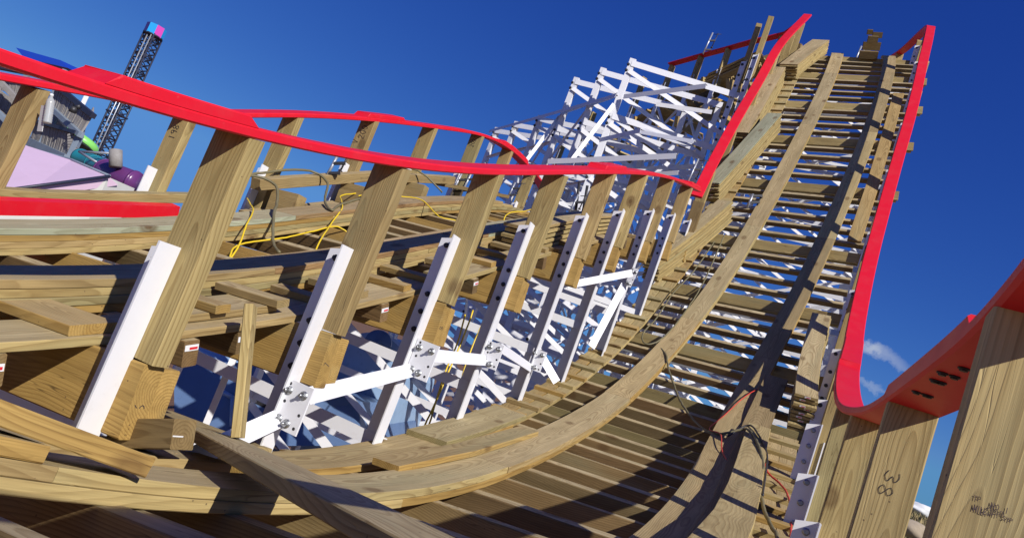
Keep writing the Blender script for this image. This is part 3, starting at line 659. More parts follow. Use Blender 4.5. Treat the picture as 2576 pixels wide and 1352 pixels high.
def plate(parent, c, x, y, w, h, th=.01, bolts=((-.3, .28), (.25, .3), (-.28, -.32), (.05, -.35)), holes=((-.3, .05), (.35, -.1), (.35, -.38), (-.33, .42)), br=.0155):
    n = x.cross(y).normalized(); n = n if n.y < 0 else -n
    mb = MB(); mb.box(c - y * h / 2, c + y * h / 2, x, w, th, keep=True); o = mb.build('gusset_plate', M_WHITE, parent)
    for (a, b) in bolts: q = hexbolt(c + x * a * w + y * b * h + n * th * .5, n, br, .014, M_GALV, parent, True); 
    for (a, b) in holes:
        mb = MB(); q = c + x * a * w + y * b * h + n * (th * .5 + .0006); mb.tube([q, q + n * .0006], .008, n=10); mb.build('bolt_hole', M_DARKB, parent)
    return o
ordn = ['first', 'second', 'third', 'fourth', 'fifth', 'sixth', 'seventh', 'eighth', 'ninth', 'tenth', 'eleventh', 'twelfth', 'thirteenth', 'fourteenth', 'fifteenth', 'sixteenth', 'seventeenth']
G_B = 'white steel bents under the near handrail'
bentsB = []
for i, s in enumerate(B_BENTS):
    p = B.pt(s, 1.4); r = B.r(s); pl = (B.pt([.3, 1.45][i], -1.3) if i < 2 else B_L_POS[i - 2][0]); rh = V((r.x, r.y, 0)).normalized()
    t = thing('steel_bent', V((p.x, p.y, GZ)), f'white angle-iron bent under the near handrail, {ordn[i]} from the viewer', 'steel bent', G_B)
    bentsB.append((t, p, pl, rh))
    o, x0, rr, n = column(t, p, r, p.z + .43, GZ, dx=-.005)
    zs = (.36, .02, -.10, -.22) if i > 0 else (.36, -.12)
    for z in zs: hexbolt(x0 - rr * .075 + n * .01 + Z * (p.z + z), n, .0125, .016, M_DARKB, t)
    # left column, horizontals and cross braces down to the ground
    o, x1, r1, n1 = column(t, pl, r, pl.z + .42, GZ, w=.11, d=.09, dx=.0)
    zz = pl.z - .75; k = 0
    while i > 0 and zz > GZ + .4 and k < 4:
        z2 = max(zz - 1.45, GZ + .2)
        member(t, V((pl.x, pl.y, zz)) + n * .06, V((p.x, p.y, zz - .02)) + n * .06, .085)
        member(t, V((pl.x, pl.y, zz - .1)) + n * .075, V((p.x, p.y, z2 + .1)) + n * .075, .075)
        if k == 1: member(t, V((p.x, p.y, zz - .1)) + n * .015, V((pl.x, pl.y, z2 + .1)) + n * .015, .065)
        zz = z2; k += 1
# longitudinal bracing between the bents
for i in range(len(bentsB) - 1):
    t, p, pl, rh = bentsB[i]; t2, p2, pl2, rh2 = bentsB[i + 1]
    for a, b in ((pl, pl2),):
        member(t, V((a.x, a.y, a.z - .5)), V((b.x, b.y, b.z - .5)), .07, V((1, -.6, 0))); member(t, V((a.x, a.y, a.z - .6)), V((b.x, b.y, b.z - 2.3)), .07, V((1, -.6, 0)))
    mid = (p + pl) / 2; mid2 = (p2 + pl2) / 2
    if i in (1, 3, 5): member(t, V((mid.x, mid.y, mid.z - .5)), V((mid.x, mid.y, GZ)), .045)
# gusset plates and the big near members seen under the near rail
def on_col(i, x, y):   # the point on bent i's column plane
    p = bentsB[i][1]; q = P(x, y, p.y - .12); return q
gp = {2: (735, 1022), 3: (1062, 905), 4: (1238, 893), 5: (1350, 905)}
for i, (x, y) in gp.items():
    t, p, pl, rh = bentsB[i]; c = on_col(i, x, y); plate(t, c, rh, Z, .165 if i < 4 else .14, .235 if i < 4 else .2)
def ribbon(t, a, b, w=.08):
    member(t, a, b, w, V((.3, -1, .25)), th=.007)
ribbon(bentsB[2][0], on_col(2, 775, 995), on_col(3, 1035, 930), .085)
ribbon(bentsB[3][0], on_col(3, 1085, 893), on_col(4, 1222, 905), .085)
ribbon(bentsB[2][0], on_col(2, 700, 1052), on_col(2, 585, 1112) - V((0, .5, 0)), .09)
ribbon(bentsB[4][0], on_col(4, 1262, 875), on_col(5, 1336, 925), .08)
ribbon(bentsB[5][0], on_col(5, 1365, 900), on_col(5, 1400, 960), .08)
ribbon(bentsB[5][0], on_col(5, 1458, 694) + V((0, 1, 0)), on_col(6, 1590, 686), .08)
ribbon(bentsB[7][0], on_col(7, 1570, 716), on_col(7, 1475, 872) - V((0, .4, 0)), .10)
plate(bentsB[7][0], on_col(7, 1586, 698) - V((0, .05, 0)), bentsB[7][3], (Z + bentsB[7][3] * .1).normalized(), .09, .26)

G_A = 'white steel bents under the steep hill'
for i, s in enumerate(A_BENTS):
    if s <= 5: continue
    pr = A.pt(s, lerp_tab([(6, 1.38), (9, 1.47), (12, 1.34), (15.5, 1.23), (20, 1.19)], s)); pl = A.pt(s, (-1.3 if s < 9 else aLeft(s))); r = A.r(s); rh = V((r.x, r.y, 0)).normalized(); n = V((rh.y, -rh.x, 0)); n = n if n.y < 0 else -n
    t = thing('steel_bent', V((pr.x, pr.y, GZ)), f'white steel bent carrying the {"hill" if s > 7 else "foreground dip"}, {ordn[i]} from the viewer', 'steel bent', G_A)
    if s > 5:
        o, x0, rr, n_ = column(t, pr, r, pr.z + .42, GZ, w=.12, d=.10)
        for z in (.34, .1, -.08, -.25): hexbolt(x0 - rr * .07 + n_ * .01 + Z * (pr.z + z), n_, .016, .014, M_DARKB, t)
        mb = MB(); a = pl - Z * .26 + n * .02; b = pr - Z * .26 + n * .02 + rh * .05; mb.box(a, b, n, .06, .09); mb.build('cross_beam', M_STEEL, t)
    if s > 11: 
        o, x0, rr, n_ = column(t, pl, r, pl.z + .42, GZ, w=.12, d=.10)
    zz = min(pr.z, pl.z) - .5; k = 0; sp = 1.5
    while zz > GZ + .5 and k < 7 and s > 5:
        z2 = max(zz - sp, GZ + .2)
        member(t, V((pl.x, pl.y, zz)) + n * .06, V((pr.x, pr.y, zz)) + n * .06, .08)
        if k % 2: member(t, V((pl.x, pl.y, zz)) + n * .075, V((pr.x, pr.y, z2)) + n * .075, .07)
        else: member(t, V((pr.x, pr.y, zz)) + n * .075, V((pl.x, pl.y, z2)) + n * .075, .07); member(t, V((pl.x, pl.y, zz)) + n * .03, V((pr.x, pr.y, z2)) + n * .03, .07)
        zz = z2; k += 1
    if i + 1 < len(A_BENTS) and s > 5:      # longitudinal diagonals under the hill
        s2 = A_BENTS[i + 1]; q2 = A.pt(s2, 1.34); l2 = A.pt(s2, aLeft(s2)); 
        for (a, b) in ((pr, q2), (pl, l2)):
            for kk in range(4):
                za = a.z - .5 - kk * 1.6
                if za > GZ + 1: member(t, V((a.x, a.y, za)), V((b.x, b.y, za - 1.2)), .065, V((1, 0, 0))); member(t, V((a.x, a.y, za - 1.3)), V((b.x, b.y, za + .3)), .065, V((1, 0, 0)))
# near right posts: angle columns of their own
for k, (q, o) in enumerate(R_POSTS[1:5]):
    r = A.r(max(.3, q.y - .3)); t = thing('steel_bent', V((q.x, q.y, GZ)), f'white angle column bolted to the {ordn[k + 1]} post of the right-hand rail', 'steel column', 'white columns of the right-hand rail')
    zt = q.z - (.62 if k < 2 else .50); c_, x0, rr, n_ = column(t, q, r, zt, GZ, w=.12, d=.09, dx=-.075)
    for z in (.07, .21, .35, .5): hexbolt(x0 - rr * .055 + n_ * .01 + Z * (zt - z), n_, .014, .012, M_GALV, t)

# tall bents of the track behind
G_T = 'tall white bents behind, left of the hill'
tops = [(1592, 150, 15.5, 8, 3.6), (1518, 173, 16.5, 12, 3.0), (1451, 197, 17.5, 16, 3.0), (1361, 292, 18.5, 26, 3.2), (1301, 307, 19.5, 30, 3.2), (1252, 322, 20.5, 34, 3.2)]
prev = None
for i, (x, y, d, hd, w) in enumerate(tops):
    q = P(x, y, d); rh = V((math.cos(rad(hd)), -math.sin(rad(hd)), 0)); t = thing('steel_bent', V((q.x, q.y, GZ)), ['tallest white bent standing free against the sky, left of the hill', 'second tallest white bent against the sky, left of the tallest', 'third tallest white bent against the sky', 'first of the three shorter far bents', 'middle of the three shorter far bents', 'leftmost and lowest white bent on the skyline'][i], 'steel bent', G_T)
    n = V((rh.y, -rh.x, 0)); n = n if n.y < 0 else -n
    column(t, q + rh * .08, rh, q.z, GZ, w=.15, d=-.10, th=.012); q2 = q + rh * w; column(t, q2, rh, q2.z - (.1 if i < 3 else .3), GZ, w=.13, d=-.1, th=.012)
    zz = q.z - .12; k = 0
    while zz > GZ + 1 and k < 8:
        sp = 1.35; z2 = zz - sp
        member(t, V((q.x, q.y, zz)) + n * .06, V((q2.x, q2.y, zz)) + n * .06, .15)
        member(t, V((q.x, q.y, zz - .2)) + n * .075, V((q2.x, q2.y, z2)) + n * .075, .12)
        if k % 2: member(t, V((q2.x, q2.y, zz - .2)) + n * .02, V((q.x, q.y, z2)) + n * .02, .10)
        for (a, dz) in ((q, -.05), (q, -.2)): hexbolt(V((a.x, a.y, zz + dz)) + n * .06 - rh * .06, n, .025, .02, M_DARKB, t)
        zz = z2; k += 1
    if prev is not None:
        a = prev; b = q
        for dz in ((0.0, 1.4), (-2.2, .6)): 
            member(t, V((a.x, a.y, min(a.z, b.z) - .9 + dz[0])), V((b.x, b.y, min(a.z, b.z) - 1.0 + dz[0] )), .08, V((1, 0, 0))); 
        member(t, V((a.x, a.y, a.z - 1.1)), V((b.x, b.y, b.z - 2.6)), .075, V((1, 0, 0)))
    prev = q
t = thing('steel_bent', P(1560, 400, 14.5), 'long pale struts reaching from the hill across the tall white bents', 'steel strut')
for (x0, y0, d0, x1, y1, d1, w) in ((1377, 406, 14, 1700, 392, 12.6, .11), (1568, 243, 15.3, 1775, 216, 13.9, .11), (1508, 352, 15, 1610, 328, 14, .10), (1230, 330, 20.4, 1548, 240, 15.4, .10), (1544, 262, 15.4, 1440, 400, 14.8, .09), (1408, 292, 17.6, 1325, 402, 16.8, .09), (1650, 262, 15, 1790, 282, 14.6, .10), (1600, 330, 15, 1745, 356, 14, .10), (1620, 440, 13.4, 1705, 434, 13, .09), (1560, 300, 16, 1745, 376, 14, .10)):
    member(t, P(x0, y0, d0), P(x1, y1, d1), w)
# bents carrying the far track C
for j, (x, y, d) in enumerate(C_POST[:7]):
    q = P(x, y, d) - Z * 1.15; rh = V((.55, .83, 0)).normalized(); q2 = q + rh * 2.6; n = V((.83, -.55, 0))
    t = thing('steel_bent', V((q.x, q.y, GZ)), f'white bent under the high far track, {ordn[j]} from the hill crest', 'steel bent', 'white bents under the far track')
    column(t, q, V((.9, -.3, 0)), q.z + .5, GZ, w=.12, d=.1); column(t, q2, V((.9, -.3, 0)), q2.z + .4, GZ, w=.12, d=.1)
    zz = q.z - .5; k = 0
    while zz > GZ + 1 and k < 8:
        member(t, V((q.x, q.y, zz)), V((q2.x, q2.y, zz)), .08); member(t, V((q.x, q.y, zz)), V((q2.x, q2.y, zz - 1.5)), .07); member(t, V((q2.x, q2.y, zz)), V((q.x, q.y, zz - 1.5)), .07)
        if j < 6:
            x3, y3, d3 = C_POST[j + 1]; q3 = P(x3, y3, d3) - Z * 1.15; member(t, V((q.x, q.y, zz + .2)), V((q3.x, q3.y, min(zz, q3.z) - 1.2)), .07); 
            if k % 2 == 0: member(t, V((q.x, q.y, zz - 1.2)), V((q3.x, q3.y, min(zz, q3.z) + .1)), .07)
        zz -= 1.5; k += 1
# two unfinished tall posts beside the crest
for j, ((x, y, d), (xb, yb), lab) in enumerate((((1909, 62, 15.2), (1868, 210), 'left and shorter of two bare timber posts sticking up beside the crest'), ((1939, 44, 14.9), (1893, 210), 'right and taller of two bare timber posts sticking up beside the crest'))):
    q = P(x, y, d); t = thing('unfinished_post', V((q.x, q.y, GZ)), lab, 'post', 'bare posts beside the crest')
    o = wood_post(t, q - Z * 1.6, V((.95, -.3, 0)), q.z, 0, kind='straw', w=.125, th=.1); o.name = 'timber'
    c_, x0, rr, n_ = column(t, q, V((.95, -.3, 0)), q.z - .98, GZ, w=.12, d=.08, gap=.052, dx=.02)
    for z in range(9): hexbolt(x0 - rr * .08 + n_ * .01 + Z * (q.z - 1.08 - z * .27), n_, .022, .015, M_DARKB, t)

# ================================================================== LOOSE BOARDS
def pile(crs, s0, s1, a0, a1, h0, n, w, cat_label, top_label, grp, top_kind='tan', t=.031, gap=.018, tags=False, step=.25, tail=None, bend=0):
    for j in range(n):
        mb = MB(); c = wc('straw' if j < n - 1 else top_kind); js = R_.uniform(-.05, .05) if j < n - 1 else 0; jw = R_.uniform(-.006, .006)
        m = max(3, int((s1 - s0) / step)); pts = []; xs = []; ys = []
        for i in range(m + 1):
            f = i / m; s = s0 + js + (s1 - s0) * f; h = h0 + (t + gap) * j + t / 2 + bend * math.sin(math.pi * f)
            pts.append(crs.pt(s, a0 + (a1 - a0) * f + jw, h)); xs.append(crs.r(s)); ys.append(crs.nn(s))
        mb.sweep(pts, xs, ys, rect(w, t, .003), c, top_of(c, (.12 if top_kind == 'sage' else .75) if j == n - 1 else .2))
        o = mb.build('loose_board', M_WOOD); tag(o, top_label if j == n - 1 else cat_label, 'board', grp)
        if tags and 1 < j < n:
            e = crs.pt(s0 + js, a0 + jw, h0 + (t + gap) * j + t / 2) - crs.t(s0) * .002; lumber_tag(e + crs.r(s0) * w * R_.uniform(-.2, .25), crs.r(s0), crs.nn(s0), .06, .02, o)
pile(A, 11.15, 13.4, -1.60, -1.13, .04, 9, .26, 'board under the top one in the lowest leaning pile left of the hill', 'top board of the lowest pile on the left of the hill, strongly grained tan', 'lowest board pile on the hill', 'straw')
pile(A, 13.95, 16.85, -1.55, -1.20, .05, 9, .28, 'board under the pale green top board of the middle hill pile', 'pale grey-green top board of the middle pile on the left of the hill', 'middle board pile on the hill', 'sage', tags=True)
pile(A, 15.95, 19.2, -1.62, -1.66, .05, 9, .30, 'board under the top one in the upper hill pile beside the rail', 'top board of the upper pile beside the left red rail on the hill', 'upper board pile on the hill', 'tan')
pile(A, 19.5, 21.5, -1.50, -1.05, .10, 10, .40, 'one of the boards in the ragged pile at the hill crest', 'top board of the ragged pile at the crest of the hill', 'crest board pile', 'tan', gap=.002)
pile(A, 7.95, 10.5, 1.24, 1.08, .0, 9, .24, 'board under the top one in the shaded pile right of the hill foot', 'curved top board, half in shade, of the pile beside the right-hand rail', 'board pile on the right of the hill foot', 'straw', tags=True)
pile(B, 5.85, 9.4, .98, .86, .045, 5, .30, 'board under the top one in the pile on the neighbouring track', 'top board of the pile on the neighbouring track', 'board pile on the neighbouring track', 'tan', tags=True)
def loose(name, pts, w, t, up, c, label, cat='board', k=.6, grp=None):
    mb = MB(); xs = []; ys = []
    for i in range(len(pts)):
        d = (pts[min(i + 1, len(pts) - 1)] - pts[max(i - 1, 0)]).normalized(); x = d.cross(up).normalized(); xs.append(x); ys.append(x.cross(d))
    mb.sweep(pts, xs, ys, rect(w, t, .004), c, top_of(c, k)); return tag(mb.build(name, M_WOOD), label, cat, grp)
loose('loose_board', [A.pt(s, .87 + .0 * s, .16) for s in (2.6, 3.6, 4.6, 5.6, 6.4, 7.15)], .22, .10, A.nn(5), wc('straw'), 'thick sunlit board with shadow stripes lying along the right plank rail', k=.35)
loose('loose_board', [A.pt(s, .83, .075) for s in (3.0, 4.5, 6, 7.5, 9.1)], .27, .05, A.nn(6), wc('dark'), 'shaded board lying under the thick sunlit one beside the right plank rail', k=.3)
loose('loose_board', [A.pt(s, a, .02) for s, a in ((13.3, 1.02), (15, .98), (17, .93), (19.05, .91))], .215, .036, A.nn(15), wc('gold'), 'long narrow board lying next to the right plank rail high on the hill', k=.3)
# foreground boards
loose('loose_board', [A.pt(1.84, -1.20, .13), A.pt(.42, 1.0, .12)], .235, .045, A.nn(1), wc('tan'), 'wide grey-tan board lying diagonally across the foreground ties', k=.85)
loose('loose_board', [A.pt(2.45, -2.2, .03), A.pt(2.08, -1.15, .085)], .22, .04, Z, wc('tan'), 'board lying slantwise behind the diagonal foreground board, under the leaning stick', k=.6)
loose('loose_board', [A.pt(-.35, -.74, .25), A.pt(.30, -.62, .185), A.pt(.86, -.50, .115)], .19, .055, A.nn(1), wc('gold'), 'golden board with a bright sawn side lying at the lower left over the walkway', k=.5)
loose('walkway_board_end', [A.pt(.3, -1.14, .05), A.pt(1.0, -1.13, .05), A.pt(1.72, -1.10, .05)], .38, .045, A.nn(1), wc('tan'), 'weathered board strewn with sawdust at the lower left', k=.9)
loose('loose_board', [A.pt(2.72, -.80, .085), A.pt(3.6, -.76, .10), A.pt(4.75, -.75, .085)], .17, .036, A.nn(3), wc('gold'), 'narrow tapering board resting between the walkway and the left plank rail', k=.6)
loose('loose_board', [A.pt(-.4, -.60, .099), A.pt(.1, -.60, .099), A.pt(.57, -.60, .099)], .29, .042, A.nn(0), wc('gold'), 'short board end on top of the left plank rail at the lower left corner', k=.8)
st = loose('leaning_stick', [P(631, 768, 3.15), P(598, 1100, 3.05)], .075, .04, V((1, 0, .2)), wc('straw'), 'upright stick leaning among the white members in front of the blue machine', 'stick', k=.1)
o = loose('timber_offcut', [P(300, 1090, 2.72), P(462, 1092, 2.58)], .10, .105, Z, wc('dark'), 'square timber end with a white tag lying by the first white column', 'timber', k=.2)
e = P(462, 1092, 2.58); dd = (e - P(300, 1090, 2.72)).normalized(); sd = dd.cross(Z).normalized(); lumber_tag(e + dd * .002 + sd * .024 - Z * .02, -sd if (-sd).cross(Z).dot(dd) > 0 else sd, Z, .045, .03, o)
loose('loose_board', [B.pt(1.4, -1.24, .215), B.pt(3.0, -1.22, .215), B.pt(4.5, -1.12, .18)], .11, .07, Z, wc('straw'), 'board standing on edge behind the loose red rail piece', k=.3)
mb = MB(); q0, q1 = B.pt(1.2, -1.02, .125), B.pt(3.86, -1.02, .125); d = (q1 - q0).normalized(); x = d.cross(Z).normalized(); mb.sweep([q0, q1], [x, x], [x.cross(d)] * 2, [(-.045, -.05), (.035, -.05), (.045, .045), (-.045, .05)], (1, 1, 1)); tag(mb.build('spare_rail', M_RED), 'loose length of red rail standing on edge on the neighbouring track', 'rail')
loose('support_timber', [B.pt(4.72, -1.08, .30), B.pt(6.6, -1.16, .31)], .10, .10, Z, wc('tan'), 'long beam resting on blocks beside the far handrail', 'beam', k=.5)
loose('support_timber', [B.pt(6.95, -1.12, .30), B.pt(8.4, -1.2, .30)], .10, .10, Z, wc('tan'), 'shorter beam resting on a block further along the far handrail', 'beam', k=.5)
for (s, a, lab) in ((4.95, -.98, 'nearest big wooden block under the long beam by the far handrail'), (6.05, -1.08, 'wooden block under the far end of the long beam'), (7.25, -1.1, 'wooden block under the shorter beam')):
    loose('wooden_block', [B.pt(s, a - .10, .125), B.pt(s, a + .20, .125)], .12, .23, Z, wc('tan', .9), lab, 'block', k=.3)
loose('loose_board', [B.pt(8.2, -1.25, .22), B.pt(9.4, -.85, .2)], .2, .05, Z, wc('dark'), 'dark board end sticking out by the clamps near the far handrail', k=.3)
# sawdust crumbs
mb = MB()
for i in range(170):
    s = R_.uniform(1.0, 1.66); a = -1.08 + R_.gauss(0, .08); p = A.pt(s, a, .075); q = R_.uniform(.002, .007); v = [p + V((R_.uniform(-1, 1), R_.uniform(-1, 1), R_.uniform(-.2, 1))) * q for _ in range(4)]
    mb.add(v, [(0, 1, 2), (0, 2, 3), (0, 3, 1), (1, 3, 2)], None, (.5, .3, .12))
tag(mb.build('sawdust', M_WOOD), 'crumbs of orange sawdust scattered on the weathered board at the lower left', 'sawdust', kind='stuff')

# ================================================================== CORDS
def cord(name, pts, r, mat, label, cat, n=8):
    mb = MB(); pp = smooth_path(pts, .05); pp = [p + V((R_.uniform(-1, 1), R_.uniform(-1, 1), R_.uniform(-1, 1))) * r * .25 for p in pp]; mb.tube(pp, r, n=n); return tag(mb.build(name, mat), label, cat)
cord('extension_cord', [B.pt(*q) for q in ((4.55, -1.0, .20), (4.40, -.80, .19), (4.25, -.62, .18), (3.95, -.38, .14), (3.7, -.2, .02), (3.45, -.10, -.12))], .0068, M_YEL, 'yellow cord hanging over the far plank rail right behind the near post', 'cord')
cord('extension_cord', [B.pt(*q) for q in ((3.45, .0, -.10), (3.6, -.15, .02), (3.85, -.28, .03), (4.2, -.26, .04), (4.6, -.30, .05), (4.95, -.33, .05), (5.05, -.2, -.05))], .0068, M_YEL, 'yellow cord snaking flat across the ties of the neighbouring track', 'cord')
cord('extension_cord', [B.pt(*q) for q in ((6.15, -.98, .17), (5.72, -.92, .17), (5.5, -.75, .17), (5.2, -.5, .16), (4.9, -.36, .08), (4.45, -.1, .02), (4.2, .04, -.1))], .0068, M_YEL, 'yellow cord dropping over the far plank rail to a tie beside the second post', 'cord')
cord('extension_cord', [B.pt(*q) for q in ((5.9, -.85, .17), (6.25, -.90, .17), (6.45, -.72, .17), (6.55, -.5, .17), (6.45, -.2, .06), (6.6, -.05, .03), (6.65, .06, -.08))], .0068, M_YEL, 'yellow cord running over the plank rail behind the third post', 'cord')
cord('extension_cord', [B.pt(*q) for q in ((6.9, .36, .0), (7.05, .28, .12), (7.35, .22, .16), (7.65, .25, .17), (8.1, .16, .17), (8.5, .06, .1))], .0068, M_YEL, 'yellow cord looped on the farther plank rail near the fourth post', 'cord')
cord('extension_cord', [B.pt(1.9, -1.15, .28), B.pt(1.92, -1.02, .22), B.pt(1.85, -.85, .20), B.pt(1.75, -.6, .19), B.pt(1.7, -.5, .17)], .0075, M_YEL, 'yellow cord hung over the spare red rail at the left edge', 'cord')
cord('extension_cord', [P(1190, 780, 6.2), P(1160, 860, 6.1), P(1130, 930, 6.0), P(1100, 1000, 5.9), P(1068, 1068, 5.8)], .0075, M_YEL, 'left one of the yellow cords hanging among the white members', 'cord')
cord('extension_cord', [P(1170, 790, 6.2), P(1150, 862, 6.15), P(1118, 940, 6.0), P(1096, 1010, 5.9), P(1080, 1065, 5.8)], .0075, M_YEL, 'middle one of the yellow cords hanging among the white members', 'cord')
cord('extension_cord', [P(1235, 770, 6.6), P(1205, 830, 6.5), P(1175, 905, 6.4), P(1150, 985, 6.3), P(1120, 1058, 6.2)], .0075, M_YEL, 'right one of the yellow cords hanging among the white members', 'cord')
cord('air_hose', [B.pt(*q) for q in ((4.45, -1.15, .37), (4.62, -.99, .39), (4.72, -.85, .33), (4.55, -.66, .22), (4.35, -.5, .18), (4.05, -.2, .03), (3.9, .0, .02))], .012, M_BRN, 'olive hose draped over the beam and down behind the near post', 'hose')
cord('air_hose', [B.pt(*q) for q in ((4.6, -1.15, .36), (5.15, -1.15, .40), (5.5, -1.12, .38), (5.52, -.95, .30), (5.2, -.7, .19), (5.0, -.45, .17), (5.3, -.6, .17), (6.1, -.85, .165))], .012, M_BRN, 'olive hose arching over the long beam behind the red rail', 'hose')
cord('air_hose', [B.pt(*q) for q in ((6.9, -1.18, .36), (7.1, -1.1, .42), (7.35, -1.0, .36), (7.5, -.8, .18))], .011, M_BRN, 'short olive hose bow over the shorter beam', 'hose')
cord('air_hose', [A.pt(*q) for q in ((12.6, -1.05, .1), (11.55, -1.05, .10), (10.8, -1.1, .10), (9.9, -1.02, .10), (9.35, -1.02, .10), (9.1, -.9, .03), (9.25, -.78, .05), (9.5, -.72, .1), (10.2, -.72, .12), (11.4, -.82, .05), (12.8, -.95, .12))], .011, M_BRN, 'olive hose looped between the left treads and the left plank rail of the hill', 'hose')
cord('air_hose', [A.pt(*q) for q in ((9.25, -.78, .05), (8.95, -.52, .09), (8.7, -.45, .09), (8.2, -.21, .03), (7.7, .0, .03), (7.3, .2, .03), (6.9, .42, .05), (6.75, .6, .12), (6.95, .75, .22), (6.6, .86, .225), (6.15, .92, .225), (5.65, .98, .2), (5.1, .95, .2), (4.4, 1.03, .12), (3.85, 1.13, .1), (3.6, 1.07, .09), (3.62, .98, .09))], .0125, M_BRN, 'long olive hose crossing the ties and hanging down beside the right treads', 'hose')
cord('air_hose', [A.pt(*q) for q in ((6.75, .62, .12), (6.98, .78, .23), (6.5, .93, .225), (6.1, .99, .2), (5.5, 1.0, .16), (5.0, 1.0, .12))], .009, M_DARKB, 'thin dark cable bundled with the hose on the thick sunlit board', 'cable')
cord('extension_cord', [A.pt(*q) for q in ((6.0, .96, .2), (5.85, 1.02, .12), (5.75, 1.1, .1), (5.55, 1.17, .09), (5.1, 1.2, .09), (4.55, 1.2, .07), (4.3, 1.2, .03))], .0085, M_REDC, 'red cord curving over the right treads', 'cord')
cord('extension_cord', [A.pt(*q) for q in ((8.9, .80, .11), (8.3, .62, .12), (7.6, .5, .09), (7.0, .42, .07), (6.7, .55, .13), (6.2, .62, .1), (5.9, .74, .05))], .006, M_REDC, 'thin dark red cord trailing over the shaded boards at the hill foot', 'cord')

# ================================================================== CLAMPS
def clamp(p, up, side, L, label, sc_=1.0):
    t = thing('bar_clamp', p, label, 'clamp', 'bar clamps on the timbers'); s_ = sc_
    mb = MB(); mb.tube([p - up * .02, p + up * L], .016 * s_, n=8); mb.build('pipe', M_STEEL, t)
    mb = MB(); mb.box(p + up * (L * .62), p + up * (L * .62) + side * .12 * s_, up, .03 * s_, .03 * s_, keep=True); mb.box(p + up * (L * .18), p + up * (L * .18) + side * .12 * s_, up, .03 * s_, .03 * s_, keep=True); mb.build('jaw', M_DARKB, t)
    mb = MB(); mb.tube([p + up * (L * .30) + side * .11 * s_, p + up * (L * .98) + side * .11 * s_], .009 * s_, n=8); mb.tube([p + up * (L * .93) + side * .04 * s_, p + up * (L * .93) + side * .18 * s_], .006 * s_, n=6); mb.tube([p + up * (L * .27) + side * .11 * s_, p + up * (L * .31) + side * .11 * s_], .022 * s_, n=10); mb.build('screw', M_DARKB, t)
CR = cam_r.copy()
for (x, y, d, L, lab) in ((820, 446, 7.0, .26, 'clamp standing on the long beam between the second and third far posts'), (1133, 492, 9.6, .4, 'left of two clamps by the fifth far post'), (1158, 490, 9.7, .4, 'right of two clamps by the fifth far post'), (1204, 478, 10.3, .34, 'clamp right of the sixth far post'), (1277, 497, 11.2, .28, 'clamp at the far end of the far plank rail'),
                         (1430, 540, 9.6, .32, 'clamp at the top end of the nearer plank rail'), (1724, 470, 10.6, .5, 'clamp beside the eighth near post'), (2148, 158, 17.2, .5, 'left clamp on the crest packers'), (2162, 150, 17.2, .42, 'right clamp on the crest packers'), (2176, 152, 17.4, .35, 'small clamp at the right end of the crest packers'), (1768, 135, 19.2, .7, 'clamp sticking up behind the dark red far rail'), (1895, 486, 12.4, -.3, 'clamp hanging on the left treads of the hill')):
    clamp(P(x, y, d), (Z + CR * .1).normalized(), CR, L, lab, 1.0 if d < 12 else 1.5)
for (x, y, x2, y2, d, lab) in ((1457, 457, 1447, 536, 9.7, 'left of two dark upright rods at the end of the nearer plank rail'), (1477, 467, 1465, 538, 9.8, 'right of two dark upright rods at the end of the nearer plank rail')):
    mb = MB(); mb.tube([P(x, y, d), P(x2, y2, d)], .022); tag(mb.build('steel_rod', M_DARKB), lab, 'rod', 'dark rods at the plank end')

# ================================================================== WATER BOTTLE taped to the first far post
p = P(124, 276, B_L_POS[0][0].y - .09); mb = MB()
u = (Z * 1 - CR * .28).normalized()
prof = [(-.135, .030), (-.13, .036)] + [(-.12 + i * .012, .036 if i % 2 else .0335) for i in range(17)] + [(.09, .033), (.11, .020), (.122, .013), (.135, .0135)]
prof = [(a * .66, b * .72) for a, b in prof]; mb.tube([p + u * a for a, _ in prof], [b for _, b in prof], n=16); bt = mb.build('bottle', M_PLASTIC); tag(bt, 'empty ribbed plastic water bottle taped to the leftmost far post', 'bottle')
mb = MB(); mb.tube([p + u * .089, p + u * .103], .011, n=14); mb.build('cap', M_TAGW, bt)
mb = MB(); q = p - CR * .045 + V((0, .01, 0)); mb.box(q + u * .03, q - u * .14, CR, .035, .004); mb.build('tape', M_TAPE, bt)

